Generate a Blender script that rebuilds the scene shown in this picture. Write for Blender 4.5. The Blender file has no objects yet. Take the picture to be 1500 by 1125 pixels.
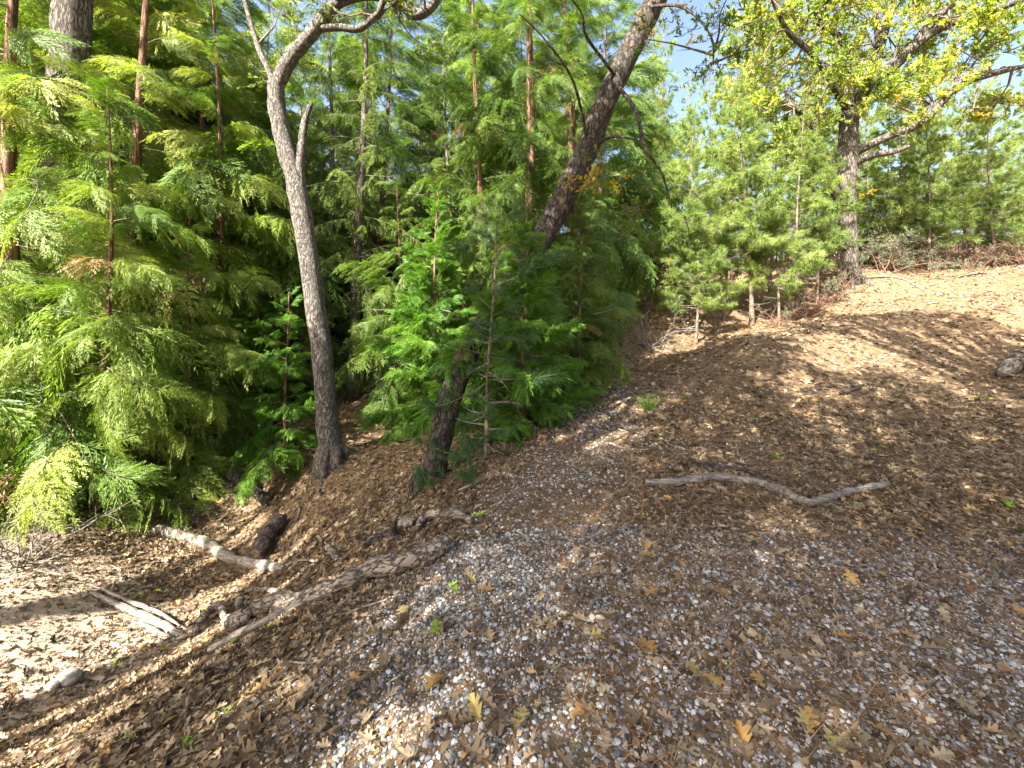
import bpy, math, random
import numpy as np
from mathutils import Vector, Matrix, Euler

# ------------------------------------------------------------------ camera, sky, sun, exposure
SC = bpy.context.scene
COL = SC.collection
EYE, HOR, FPX = 1.6, 450.0, 640.0          # eye height, horizon row and focal length in photo pixels (1500 x 1125)
cam_d = bpy.data.cameras.new('camera'); cam = bpy.data.objects.new('camera', cam_d); COL.objects.link(cam)
cam.location = (0, 0, EYE); cam.rotation_euler = (math.radians(90), 0, 0)
cam_d.sensor_width = 36; cam_d.lens = FPX/1500*36; cam_d.shift_y = -(562.5-HOR)/1500
cam_d.clip_start = 0.05; cam_d.clip_end = 2000
SC.camera = cam

SUN_AZ = math.radians(218)                  # clockwise from +Y: the sun stands behind the left shoulder
SUN_EL = math.radians(44)
to_sun = Vector((math.sin(SUN_AZ)*math.cos(SUN_EL), math.cos(SUN_AZ)*math.cos(SUN_EL), math.sin(SUN_EL)))
w = bpy.data.worlds.new('World'); SC.world = w; w.use_nodes = True
nt = w.node_tree; nt.nodes.clear()
sky = nt.nodes.new('ShaderNodeTexSky'); sky.sky_type = 'NISHITA'; sky.sun_disc = False
sky.sun_elevation = SUN_EL; sky.sun_rotation = SUN_AZ; sky.air_density = 1.0; sky.dust_density = 5.0; sky.ozone_density = 1.0
bg = nt.nodes.new('ShaderNodeBackground'); bg.inputs[1].default_value = 0.078
ow = nt.nodes.new('ShaderNodeOutputWorld')
nt.links.new(sky.outputs[0], bg.inputs[0]); nt.links.new(bg.outputs[0], ow.inputs[0])
sd = bpy.data.lights.new('sun', 'SUN'); sd.energy = 5.0; sd.angle = math.radians(0.5); sd.color = (1, 0.95, 0.86)
so = bpy.data.objects.new('sun', sd); COL.objects.link(so); so.location = (-20, -15, 30)
so.rotation_euler = to_sun.to_track_quat('Z', 'Y').to_euler()
SC.view_settings.view_transform = 'Standard'; SC.view_settings.look = 'None'
SC.view_settings.gamma = 1; SC.view_settings.exposure = 2.6
SC.cycles.max_bounces = 6; SC.cycles.transmission_bounces = 4; SC.cycles.diffuse_bounces = 3

RNG = np.random.default_rng(7)
random.seed(7)

# ------------------------------------------------------------------ helpers
def P(px, py, Y):
    return Vector(((px-750)/FPX*Y, Y, EYE-(py-HOR)/FPX*Y))

def tag(o, label=None, cat=None, group=None, kind=None):
    if label: o['label'] = label
    if cat: o['category'] = cat
    if group: o['group'] = group
    if kind: o['kind'] = kind
    return o

def mesh_arrays(name, V, F, mats, midx=None, smooth=True):
    """V (n,3); F list of faces or an (m,k) array"""
    me = bpy.data.meshes.new(name)
    V = np.asarray(V, dtype=np.float32)
    if isinstance(F, np.ndarray):
        m, k = F.shape
        me.vertices.add(len(V)); me.vertices.foreach_set('co', V.ravel())
        me.loops.add(m*k); me.loops.foreach_set('vertex_index', F.astype(np.int32).ravel())
        me.polygons.add(m); me.polygons.foreach_set('loop_start', np.arange(0, m*k, k, dtype=np.int32))
    else:
        me.from_pydata(V.tolist(), [], F)
    for mt in mats: me.materials.append(mt)
    n = len(me.polygons)
    if midx is not None: me.polygons.foreach_set('material_index', np.asarray(midx, dtype=np.int32))
    me.polygons.foreach_set('use_smooth', np.full(n, smooth, dtype=bool))
    me.update(); me.validate()
    return me

def link(name, me, parent=None):
    o = bpy.data.objects.new(name, me); COL.objects.link(o)
    if parent is not None: o.parent = parent
    return o

def empty(name, loc):
    o = bpy.data.objects.new(name, None); COL.objects.link(o); o.location = loc
    o.empty_display_size = 0.2
    return o

class MB:
    def __init__(s): s.v = []; s.f = []; s.m = []
    def tri(s, a, b, c, m=0):
        n = len(s.v); s.v += [tuple(a), tuple(b), tuple(c)]; s.f.append((n, n+1, n+2)); s.m.append(m)
    def quad(s, a, b, c, d, m=0):
        n = len(s.v); s.v += [tuple(a), tuple(b), tuple(c), tuple(d)]; s.f.append((n, n+1, n+2, n+3)); s.m.append(m)
    def tube(s, pts, rad, seg=6, m=0, rough=0.0, cap=True, mcap=None, jag=0.0):
        pts = [Vector(p) for p in pts]
        n0 = len(s.v); k = len(pts)
        t0 = (pts[1]-pts[0]).normalized()
        up = Vector((0, 0, 1)) if abs(t0.z) < 0.9 else Vector((1, 0, 0))
        a = t0.cross(up).normalized()
        for i in range(k):
            t = (pts[min(i+1, k-1)]-pts[max(i-1, 0)]).normalized()
            a = (a - t*a.dot(t)).normalized(); b = t.cross(a)
            for j in range(seg):
                th = 2*math.pi*j/seg
                r = rad[i]*(1+random.uniform(-rough, rough))
                p = pts[i]+(a*math.cos(th)+b*math.sin(th))*r
                if jag and i in (0, k-1):
                    p += t*random.uniform(-jag, jag)
                s.v.append(tuple(p))
        for i in range(k-1):
            for j in range(seg):
                q = n0+i*seg
                s.f.append((q+j, q+(j+1) % seg, q+seg+(j+1) % seg, q+seg+j)); s.m.append(m)
        if cap:
            mc = m if mcap is None else mcap
            s.f.append(tuple(n0+j for j in reversed(range(seg)))); s.m.append(mc)
            s.f.append(tuple(n0+(k-1)*seg+j for j in range(seg))); s.m.append(mc)
    def mesh(s, name, mats, smooth=True):
        return mesh_arrays(name, s.v, s.f, mats, s.m, smooth)

def smooth_path(pts, rad, n=4):
    """Catmull-Rom through points with radii"""
    pts = [Vector(p) for p in pts]; out = []; ro = []
    k = len(pts)
    for i in range(k-1):
        p0 = pts[max(i-1, 0)]; p1 = pts[i]; p2 = pts[i+1]; p3 = pts[min(i+2, k-1)]
        for j in range(n):
            t = j/n
            out.append(0.5*((2*p1)+(p2-p0)*t+(2*p0-5*p1+4*p2-p3)*t*t+(3*p1-p0-3*p2+p3)*t**3))
            ro.append(rad[i]*(1-t)+rad[i+1]*t)
    out.append(pts[-1]); ro.append(rad[-1])
    return out, ro

# ------------------------------------------------------------------ terrain height
CP = [  # photo pixel + depth in metres
 (750,1125,1.52),(1100,1125,1.52),(1500,1125,1.52),(600,1125,1.6),(300,1125,1.75),(0,1125,2.3),
 (1000,900,2.28),(1400,900,2.28),(800,900,2.28),(900,750,3.4),(1200,750,3.4),(1500,750,3.4),
 (300,1000,2.5),(150,1050,2.6),(450,900,3.2),(560,850,3.2),(660,810,3.2),(700,760,3.6),(620,760,4.2),(540,780,4.6),(480,800,5.25),
 (400,650,8),(400,740,6.9),(380,830,5.6),(300,900,4.7),(150,980,3.95),(0,1060,3.4),
 (620,700,5.5),(700,680,5),(760,650,5.2),(830,600,6.3),(880,570,7),(930,548,8),
 (490,672,7),(560,640,8),(650,620,8),(520,600,10),(750,560,10),
 (0,830,4.7),(0,950,3.8),(200,760,6.2),(100,700,7),(0,690,6.8),(300,690,7.6),(340,640,9),(350,600,10.5),(100,610,10),(0,560,12),(300,560,13),(400,540,15),(500,520,20),
 (1000,650,5.1),(1500,650,5.1),(1000,600,6.2),(1200,600,6.2),(1500,570,7),(1200,545,7.5),(1000,552,7.6),
 (1050,505,9.2),(1100,490,9.8),(1200,463,11),(1350,435,12.5),(1500,412,13.5),(1200,500,9),(1400,480,9.5),(1500,490,8.8),
 (960,496,12),(960,455,15),(1100,447,15),(1200,428,16),(1245,405,16),(1300,400,17),(1400,395,18),(1500,385,20),(1300,380,26),
]
CW = [tuple(P(*c)) for c in CP]
CW += [(0,0.6,0),(2,0,0),(0,-3,0.05),(6,-3,.2),(-2.5,0,-.35),(-6,-3,-.6),(10,2,.5),(9,6,.9),(-10,0,-1.0),(-9,5,-.8),(20,10,3.4),(-20,10,.2),(-20,30,1.0),
       (0,30,.6),(0,45,1.2),(20,30,4.8),(35,45,6.5),(-40,45,3),(30,0,1.6),(-30,-10,0),(0,-20,.3),(25,-20,1.2),(12,30,4.2),(6,24,2.6)]
CW += [(5.2,11.0,.42),(8.9,12.7,.95),(13.2,14.2,1.55),(3.0,9.9,.12),(6.9,11.9,.7)]          # the dip behind the mound
CW = np.array(CW)
def _tps(d2): return 0.5*d2*np.log(d2+1e-9)
def _fit():
    n = len(CW); d2 = ((CW[:, None, :2]-CW[None, :, :2])**2).sum(2)
    A = np.zeros((n+3, n+3)); A[:n, :n] = _tps(d2)+np.eye(n)*0.03
    A[:n, n] = 1; A[:n, n+1:] = CW[:, :2]; A[n, :n] = 1; A[n+1:, :n] = CW[:, :2].T
    return np.linalg.solve(A, np.concatenate([CW[:, 2], np.zeros(3)]))
TW = _fit()
def wob(x, y):
    return (.018*np.sin(2.1*x+1.3*y)+.016*np.sin(3.7*y-2.2*x+1)+.010*np.sin(6.1*x+.7)*np.sin(5.3*y+2)+.006*np.sin(11*x+7*y)*np.sin(9*y-5*x)
            + .05*np.sin(.55*x+2)*np.sin(.6*y))
def height(x, y):
    x = np.asarray(x, float); y = np.asarray(y, float); sh = x.shape
    x = x.ravel(); y = y.ravel(); out = np.zeros(len(x)); n = len(CW)
    for i in range(0, len(x), 20000):
        xs = x[i:i+20000]; ys = y[i:i+20000]
        r = np.hypot(xs, ys-6); s = np.where(r > 45, 45/np.maximum(r, 1e-6), 1.0)      # far land levels off
        xc = xs*s; yc = 6+(ys-6)*s
        d2 = (xc[:, None]-CW[None, :, 0])**2+(yc[:, None]-CW[None, :, 1])**2
        out[i:i+20000] = _tps(d2)@TW[:n]+TW[n]+TW[n+1]*xc+TW[n+2]*yc+np.clip(r-45, 0, 400)*0.10
    return (out+wob(x, y)).reshape(sh)
def hz(x, y): return float(height(np.array([x]), np.array([y]))[0])
_ray_Y = np.geomspace(1.0, 45, 500)
def G(px, py, up=0.0):
    """point of the ground seen at a photo pixel"""
    X = (px-750)/FPX*_ray_Y; Z = EYE-(py-HOR)/FPX*_ray_Y
    d = Z-height(X, _ray_Y)
    k = np.where(d <= 0)[0]
    i = int(k[0]) if len(k) else len(_ray_Y)-1
    Y = _ray_Y[i]
    if i > 0 and len(k):
        t = d[i-1]/(d[i-1]-d[i]); Y = _ray_Y[i-1]+t*(_ray_Y[i]-_ray_Y[i-1])
    x = (px-750)/FPX*Y
    return Vector((x, Y, hz(x, Y)+up))
def normals(x, y, e=.03):
    gx = (height(x+e, y)-height(x-e, y))/(2*e); gy = (height(x, y+e)-height(x, y-e))/(2*e)
    n = np.stack([-gx, -gy, np.ones_like(gx)], 1)
    return n/np.linalg.norm(n, axis=1, keepdims=True)

# how stony the ground is, 0..1
def gravel(x, y):
    c = -.15+.32*np.clip(y-2.2, 0, 9)**1.15                # centre line of the stony strip
    wd = .95-.02*y
    g = np.exp(-((x-c)/wd)**2*1.2)
    r = .9*np.exp(-(np.clip(y-1.7,0,9)/1.5)**2)*(x > c)                      # stones show through at the near right
    r2 = .5*np.exp(-((y-4.9)/.8)**2-((x-2.8)/1.4)**2)
    n = .5+.5*np.sin(2.3*x+.8*np.sin(1.9*y))*np.sin(2.0*y+1.1*np.sin(1.7*x)+1)
    n2 = .5+.5*np.sin(5.3*x+2*np.sin(2.9*y)+1)*np.sin(4.7*y+1.7*np.sin(4.1*x))
    g = np.maximum(np.maximum(g, r), r2)*(.72+.34*n+.26*n2)
    return np.clip(g, 0, 1)*np.clip(1.6-.15*y, 0, 1)

# ------------------------------------------------------------------ materials
def mat(name):
    m = bpy.data.materials.new(name); m.use_nodes = True; t = m.node_tree; t.nodes.clear()
    return m, t, t.nodes.new('ShaderNodeOutputMaterial')
def ramp(t, stops, interp='LINEAR'):
    r = t.nodes.new('ShaderNodeValToRGB'); r.color_ramp.interpolation = interp
    e = r.color_ramp.elements
    while len(e) < len(stops): e.new(0.5)
    for el, (p, c) in zip(e, stops): el.position = p; el.color = (*c, 1)
    return r
def leaf_mat(name, stops, trans=0.35, rough=0.55, objvar=0.25, tint=(1.25, 1.35, .55)):
    m, t, o = mat(name)
    geo = t.nodes.new('ShaderNodeNewGeometry'); r = ramp(t, stops)
    oi = t.nodes.new('ShaderNodeObjectInfo')
    mx = t.nodes.new('ShaderNodeMath'); mx.operation = 'MULTIPLY_ADD'
    mx.inputs[1].default_value = objvar; 
    s2 = t.nodes.new('ShaderNodeMath'); s2.operation = 'MULTIPLY'; s2.inputs[1].default_value = 1-objvar
    t.links.new(geo.outputs['Random Per Island'], s2.inputs[0])
    t.links.new(oi.outputs['Random'], mx.inputs[0]); t.links.new(s2.outputs[0], mx.inputs[2])
    t.links.new(mx.outputs[0], r.inputs[0])
    b = t.nodes.new('ShaderNodeBsdfPrincipled'); b.inputs['Roughness'].default_value = rough
    b.inputs['Specular IOR Level'].default_value = 0.35
    t.links.new(r.outputs[0], b.inputs['Base Color'])
    if trans > 0:
        tr = t.nodes.new('ShaderNodeBsdfTranslucent'); mc = t.nodes.new('ShaderNodeMix'); mc.data_type = 'RGBA'; mc.blend_type = 'MULTIPLY'
        mc.inputs[0].default_value = 1; mc.inputs[7].default_value = (*tint, 1)
        t.links.new(r.outputs[0], mc.inputs[6]); t.links.new(mc.outputs[2], tr.inputs[0])
        ms = t.nodes.new('ShaderNodeMixShader'); ms.inputs[0].default_value = trans
        t.links.new(b.outputs[0], ms.inputs[1]); t.links.new(tr.outputs[0], ms.inputs[2]); t.links.new(ms.outputs[0], o.inputs[0])
    else: t.links.new(b.outputs[0], o.inputs[0])
    return m
def bark_mat(name, c1, c2, c3=None, scale=14, stretch=.22, bump=.6, moss=None, plates=True):
    m, t, o = mat(name)
    tc = t.nodes.new('ShaderNodeTexCoord'); mp = t.nodes.new('ShaderNodeMapping'); mp.inputs['Scale'].default_value = (1, 1, stretch)
    t.links.new(tc.outputs['Object'], mp.inputs[0])
    v = t.nodes.new('ShaderNodeTexVoronoi'); v.feature = 'DISTANCE_TO_EDGE'; v.inputs['Scale'].default_value = scale
    nz = t.nodes.new('ShaderNodeTexNoise'); nz.inputs['Scale'].default_value = scale*.9; nz.inputs['Detail'].default_value = 7; nz.inputs['Roughness'].default_value = .7
    t.links.new(mp.outputs[0], nz.inputs[0])
    ad = t.nodes.new('ShaderNodeMix'); ad.data_type = 'RGBA'; ad.inputs[0].default_value = .12
    t.links.new(mp.outputs[0], ad.inputs[6]); t.links.new(nz.outputs['Color'], ad.inputs[7]); t.links.new(ad.outputs[2], v.inputs[0])
    rv = ramp(t, [(0, (0, 0, 0)), (.13, (1, 1, 1))]); t.links.new(v.outputs[0], rv.inputs[0])
    cr = ramp(t, [(.3, c1), (.68, c2)]); t.links.new(nz.outputs[0], cr.inputs[0])
    mx = t.nodes.new('ShaderNodeMix'); mx.data_type = 'RGBA'
    dk = c3 or tuple(x*.5 for x in c1); mx.inputs[6].default_value = (*dk, 1)
    t.links.new(rv.outputs[0], mx.inputs[0]); t.links.new(cr.outputs[0], mx.inputs[7])
    src = mx.outputs[2]
    big = t.nodes.new('ShaderNodeTexNoise'); big.inputs['Scale'].default_value = 2.2 if name != 'grey_oak_bark' else 13; big.inputs['Detail'].default_value = 4
    t.links.new(tc.outputs['Object'], big.inputs[0])
    if moss:
        rm = ramp(t, [(.55, (0, 0, 0)), (.68, (1, 1, 1))]); t.links.new(big.outputs[0], rm.inputs[0])
        m2 = t.nodes.new('ShaderNodeMix'); m2.data_type = 'RGBA'; m2.inputs[7].default_value = (*moss, 1)
        mm = t.nodes.new('ShaderNodeMath'); mm.operation = 'MULTIPLY'; mm.inputs[1].default_value = .6 if name != 'grey_oak_bark' else .3
        t.links.new(rm.outputs[0], mm.inputs[0]); t.links.new(mm.outputs[0], m2.inputs[0]); t.links.new(src, m2.inputs[6]); src = m2.outputs[2]
    b = t.nodes.new('ShaderNodeBsdfPrincipled'); b.inputs['Roughness'].default_value = .9; b.inputs['Specular IOR Level'].default_value = .2
    t.links.new(src, b.inputs['Base Color'])
    bp = t.nodes.new('ShaderNodeBump'); bp.inputs['Strength'].default_value = bump; bp.inputs['Distance'].default_value = .035
    hm = t.nodes.new('ShaderNodeMath'); hm.operation = 'MULTIPLY_ADD'; hm.inputs[1].default_value = .7
    t.links.new(rv.outputs[0], hm.inputs[0]); t.links.new(nz.outputs[0], hm.inputs[2])
    t.links.new(hm.outputs[0], bp.inputs['Height']); t.links.new(bp.outputs[0], b.inputs['Normal'])
    t.links.new(b.outputs[0], o.inputs[0])
    return m

M = {}
M['cedar'] = leaf_mat('cedar_foliage', [(0, (.035, .09, .012)), (.35, (.11, .185, .022)), (.7, (.25, .31, .055)), (.93, (.42, .44, .13)), (1, (.38, .21, .08))], .42, objvar=.6)
M['cedar_dead'] = leaf_mat('dead_cedar_foliage', [(0, (.20, .10, .04)), (.6, (.36, .21, .10)), (1, (.45, .33, .19))], .3, objvar=.4)
M['cedar_fresh'] = leaf_mat('fresh_cedar_foliage', [(0, (.035, .11, .012)), (.5, (.10, .215, .024)), (1, (.22, .34, .05))], .42, objvar=.4)
M['cedar_dark'] = leaf_mat('dark_cedar_foliage', [(0, (.035, .085, .013)), (.5, (.095, .16, .025)), (.95, (.22, .28, .06)), (1, (.30, .17, .05))], .45, objvar=.45)
M['fir'] = leaf_mat('fir_foliage', [(0, (.07, .12, .025)), (.6, (.16, .22, .06)), (1, (.26, .30, .10))], .5, objvar=.4)
M['pine'] = leaf_mat('pine_needles', [(0, (.10, .17, .04)), (.55, (.23, .30, .085)), (.93, (.38, .42, .15)), (1, (.46, .32, .14))], .5, objvar=.5)
M['pine_shade'] = leaf_mat('shaded_pine_needles', [(0, (.04, .10, .03)), (.6, (.08, .16, .05)), (1, (.13, .20, .07))], .35, objvar=.4)  # pine needles darkened in colour for the shade the sapling stands in
M['oak_yellow'] = leaf_mat('yellowing_oak_leaves', [(0, (.12, .20, .03)), (.4, (.25, .33, .045)), (.75, (.40, .43, .07)), (.93, (.50, .44, .08)), (1, (.52, .32, .05))], .5, objvar=.5, tint=(1.2, 1.15, .5))
M['oak_green'] = leaf_mat('green_oak_leaves', [(0, (.07, .13, .02)), (.5, (.14, .20, .03)), (.85, (.24, .26, .04)), (1, (.42, .27, .03))], .45, objvar=.4)
M['oak_gold'] = leaf_mat('golden_oak_leaves', [(0, (.40, .28, .02)), (.6, (.55, .38, .03)), (1, (.50, .26, .02))], .5, objvar=.3)
M['shrub'] = leaf_mat('grey_green_shrub_leaves', [(0, (.12, .17, .08)), (1, (.26, .31, .17))], .3)
LIT = [(0, (.055, .037, .023)), (.28, (.115, .079, .047)), (.52, (.19, .136, .08)), (.78, (.285, .213, .132)), (.94, (.42, .325, .205)), (.985, (.40, .23, .07)), (1, (.20, .08, .035))]
M['litter'] = leaf_mat('dry_leaf_litter', LIT, .12, rough=.7, objvar=0, tint=(1.1, .9, .6))
M['dry_leaf'] = leaf_mat('dry_brown_leaf', LIT[1:5], .12, rough=.65, objvar=.9, tint=(1.1, .9, .6))
M['orange_leaf'] = leaf_mat('orange_leaf', [(0, (.34, .19, .06)), (1, (.44, .27, .09))], .2, objvar=.9)
M['yellow_leaf'] = leaf_mat('yellow_leaf', [(0, (.40, .30, .11)), (1, (.48, .39, .17))], .25, objvar=.9)
M['green_leaf'] = leaf_mat('green_leaf', [(0, (.20, .32, .03)), (1, (.36, .46, .07))], .3, objvar=.9)
M['needle'] = leaf_mat('dry_pine_needles', [(0, (.16, .075, .03)), (.6, (.30, .15, .06)), (1, (.40, .25, .12))], 0, rough=.6, objvar=0)
M['stone'] = leaf_mat('crushed_stone', [(0, (.06, .06, .062)), (.25, (.13, .13, .135)), (.45, (.23, .23, .235)), (.62, (.22, .185, .14)), (.82, (.38, .38, .375)), (1, (.55, .55, .54))], 0, rough=.75, objvar=0)
M['stone_big'] = leaf_mat('pale_stone', [(0, (.22, .23, .25)), (.5, (.45, .46, .47)), (1, (.62, .62, .61))], 0, rough=.75, objvar=1)
M['grass'] = leaf_mat('grass_blades', [(0, (.12, .22, .03)), (1, (.28, .38, .08))], .35)
M['bark_oak'] = bark_mat('grey_oak_bark', (.13, .11, .095), (.33, .30, .26), scale=32, stretch=.30, bump=1.0, moss=(.34, .33, .28))
M['bark_lean'] = bark_mat('dark_mossy_bark', (.045, .038, .032), (.135, .115, .095), scale=20, stretch=.4, bump=.8, moss=(.13, .085, .02))
M['bark_big'] = bark_mat('furrowed_grey_bark', (.13, .105, .085), (.29, .25, .215), scale=24, stretch=.16, bump=1.0)
M['bark_cedar'] = bark_mat('red_cedar_bark', (.15, .075, .045), (.34, .20, .14), scale=20, stretch=.10, bump=.8)
M['bark_pine'] = bark_mat('pine_bark', (.14, .10, .075), (.30, .23, .175), scale=18, stretch=.3, bump=.6)
M['bark_dark'] = bark_mat('dark_furrowed_oak_bark', (.07, .058, .048), (.19, .165, .14), scale=16, stretch=.25, bump=.9)
M['twig'] = bark_mat('twig_bark', (.12, .09, .07), (.27, .22, .18), scale=40, bump=.3)
M['dead'] = bark_mat('bleached_dead_wood', (.19, .16, .13), (.40, .35, .29), (.10, .08, .06), scale=30, stretch=.12, bump=.5)
M['log'] = bark_mat('weathered_log', (.20, .155, .12), (.44, .37, .29), (.07, .052, .04), scale=24, stretch=.3, bump=.8)
M['log_dark'] = bark_mat('dark_log_bark', (.085, .068, .055), (.20, .165, .135), scale=26, stretch=.35, bump=.8)
M['cut'] = bark_mat('cut_wood', (.13, .095, .07), (.26, .20, .15), scale=40, stretch=1, bump=.3)
M['redtwig'] = bark_mat('red_brown_twigs', (.13, .06, .04), (.30, .17, .12), scale=40, bump=.3)
M['rock'] = bark_mat('pale_rock', (.26, .235, .20), (.42, .385, .34), (.22, .2, .175), scale=9, stretch=1, bump=.4)

def bank(x, y):
    return np.exp(-((x+5.0)/1.5)**2-((y-4.1)/.95)**2)
def ground_mat():
    m, t, o = mat('forest_floor_soil')
    tc = t.nodes.new('ShaderNodeTexCoord')
    v = t.nodes.new('ShaderNodeTexVoronoi'); v.inputs['Scale'].default_value = 22; v.inputs['Randomness'].default_value = 1
    n1 = t.nodes.new('ShaderNodeTexNoise'); n1.inputs['Scale'].default_value = 35; n1.inputs['Detail'].default_value = 8; n1.inputs['Roughness'].default_value = .75
    n2 = t.nodes.new('ShaderNodeTexNoise'); n2.inputs['Scale'].default_value = .9; n2.inputs['Detail'].default_value = 6
    for n in (n1, n2): t.links.new(tc.outputs['Object'], n.inputs[0])
    dm = t.nodes.new('ShaderNodeMix'); dm.data_type = 'RGBA'; dm.inputs[0].default_value = .06
    t.links.new(tc.outputs['Object'], dm.inputs[6]); t.links.new(n1.outputs['Color'], dm.inputs[7]); t.links.new(dm.outputs[2], v.inputs[0])
    cv = ramp(t, [(0, (.06, .038, .022)), (.4, (.13, .08, .042)), (.75, (.21, .135, .07)), (1, (.30, .21, .12))])
    sep = t.nodes.new('ShaderNodeSeparateColor'); t.links.new(v.outputs['Color'], sep.inputs[0]); t.links.new(sep.outputs[0], cv.inputs[0])
    cn = ramp(t, [(.3, (.055, .035, .02)), (.7, (.22, .15, .085))]); t.links.new(n1.outputs[0], cn.inputs[0])
    mx = t.nodes.new('ShaderNodeMix'); mx.data_type = 'RGBA'; t.links.new(n2.outputs[0], mx.inputs[0])
    t.links.new(cv.outputs[0], mx.inputs[6]); t.links.new(cn.outputs[0], mx.inputs[7])
    b = t.nodes.new('ShaderNodeBsdfPrincipled'); b.inputs['Roughness'].default_value = .95; b.inputs['Specular IOR Level'].default_value = .15
    # sandy bare soil of the gully bank
    vs = t.nodes.new('ShaderNodeVectorMath'); vs.operation = 'SUBTRACT'; vs.inputs[1].default_value = (-5.0, 4.1, 0); t.links.new(tc.outputs['Object'], vs.inputs[0])
    vm = t.nodes.new('ShaderNodeVectorMath'); vm.operation = 'MULTIPLY'; vm.inputs[1].default_value = (.5, .8, 0); t.links.new(vs.outputs[0], vm.inputs[0])
    ln = t.nodes.new('ShaderNodeVectorMath'); ln.operation = 'LENGTH'; t.links.new(vm.outputs[0], ln.inputs[0])
    ja = t.nodes.new('ShaderNodeMath'); ja.operation = 'MULTIPLY_ADD'; ja.inputs[1].default_value = .9; t.links.new(n1.outputs[0], ja.inputs[0]); t.links.new(ln.outputs['Value'], ja.inputs[2])
    rs = ramp(t, [(.75, (1, 1, 1)), (1.0, (0, 0, 0))]); sc_ = t.nodes.new('ShaderNodeMath'); sc_.operation = 'MULTIPLY'; sc_.inputs[1].default_value = .62
    t.links.new(ja.outputs[0], sc_.inputs[0]); t.links.new(sc_.outputs[0], rs.inputs[0])
    sand = ramp(t, [(.3, (.27, .21, .15)), (.7, (.47, .39, .30))]); t.links.new(n1.outputs[0], sand.inputs[0])
    m3 = t.nodes.new('ShaderNodeMix'); m3.data_type = 'RGBA'; t.links.new(rs.outputs[0], m3.inputs[0]); t.links.new(mx.outputs[2], m3.inputs[6]); t.links.new(sand.outputs[0], m3.inputs[7])
    t.links.new(m3.outputs[2], b.inputs['Base Color'])
    bp = t.nodes.new('ShaderNodeBump'); bp.inputs['Strength'].default_value = .8; bp.inputs['Distance'].default_value = .02
    t.links.new(n1.outputs[0], bp.inputs['Height']); t.links.new(bp.outputs[0], b.inputs['Normal']); t.links.new(b.outputs[0], o.inputs[0])
    return m
M['ground'] = ground_mat()

# ------------------------------------------------------------------ ground sheet
def build_ground():
    N = 340; u = np.linspace(-1, 1, N); b = 6.1; a = 1.3
    xs = a*np.sinh(b*u); ys = 4+a*np.sinh(b*u)
    X, Y = np.meshgrid(xs, ys); Z = height(X, Y)
    V = np.stack([X.ravel(), Y.ravel(), Z.ravel()], 1)
    i = np.arange(N-1); q = (i[:, None]*N+i[None, :]).ravel()
    F = np.stack([q, q+1, q+N+1, q+N], 1)
    o = link('ground', mesh_arrays('ground', V, F, [M['ground']])); tag(o, kind='structure')
build_ground()

# ------------------------------------------------------------------ scatter of litter, needles and gravel
def scatter_mesh(name, protos, pos, nrm, size, mats, tilt=.3, flat=None, smooth=False, zoff=None):
    """many small pieces as one mesh; protos = list of (V,T) triangle sets lying in the xy plane"""
    n = len(pos); VV = []; TT = []; off = 0
    yaw = RNG.uniform(0, 2*np.pi, n); pick = RNG.integers(0, len(protos), n)
    up = nrm+RNG.normal(0, tilt, (n, 3)); up /= np.linalg.norm(up, axis=1, keepdims=True)
    d = np.stack([np.cos(yaw), np.sin(yaw), np.zeros(n)], 1)
    xa = d-up*(d*up).sum(1, keepdims=True); xa /= np.linalg.norm(xa, axis=1, keepdims=True)
    ya = np.cross(up, xa)
    for k, (pv, pt) in enumerate(protos):
        s = np.where(pick == k)[0]
        if not len(s): continue
        R = np.stack([xa[s], ya[s], up[s]], 2)*size[s][:, None, None]
        if flat is not None:
            loc = pv[None]*flat[s][:, None, :]; v = np.einsum('nij,nkj->nki', R, loc)
        else: v = np.einsum('nij,kj->nki', R, pv)
        v = v+pos[s][:, None, :]
        VV.append(v.reshape(-1, 3)); m = len(pv)
        TT.append((pt[None]+(np.arange(len(s))*m)[:, None, None]+off).reshape(-1, 3)); off += len(s)*m
    return mesh_arrays(name, np.concatenate(VV), np.concatenate(TT), mats, smooth=smooth)

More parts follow.
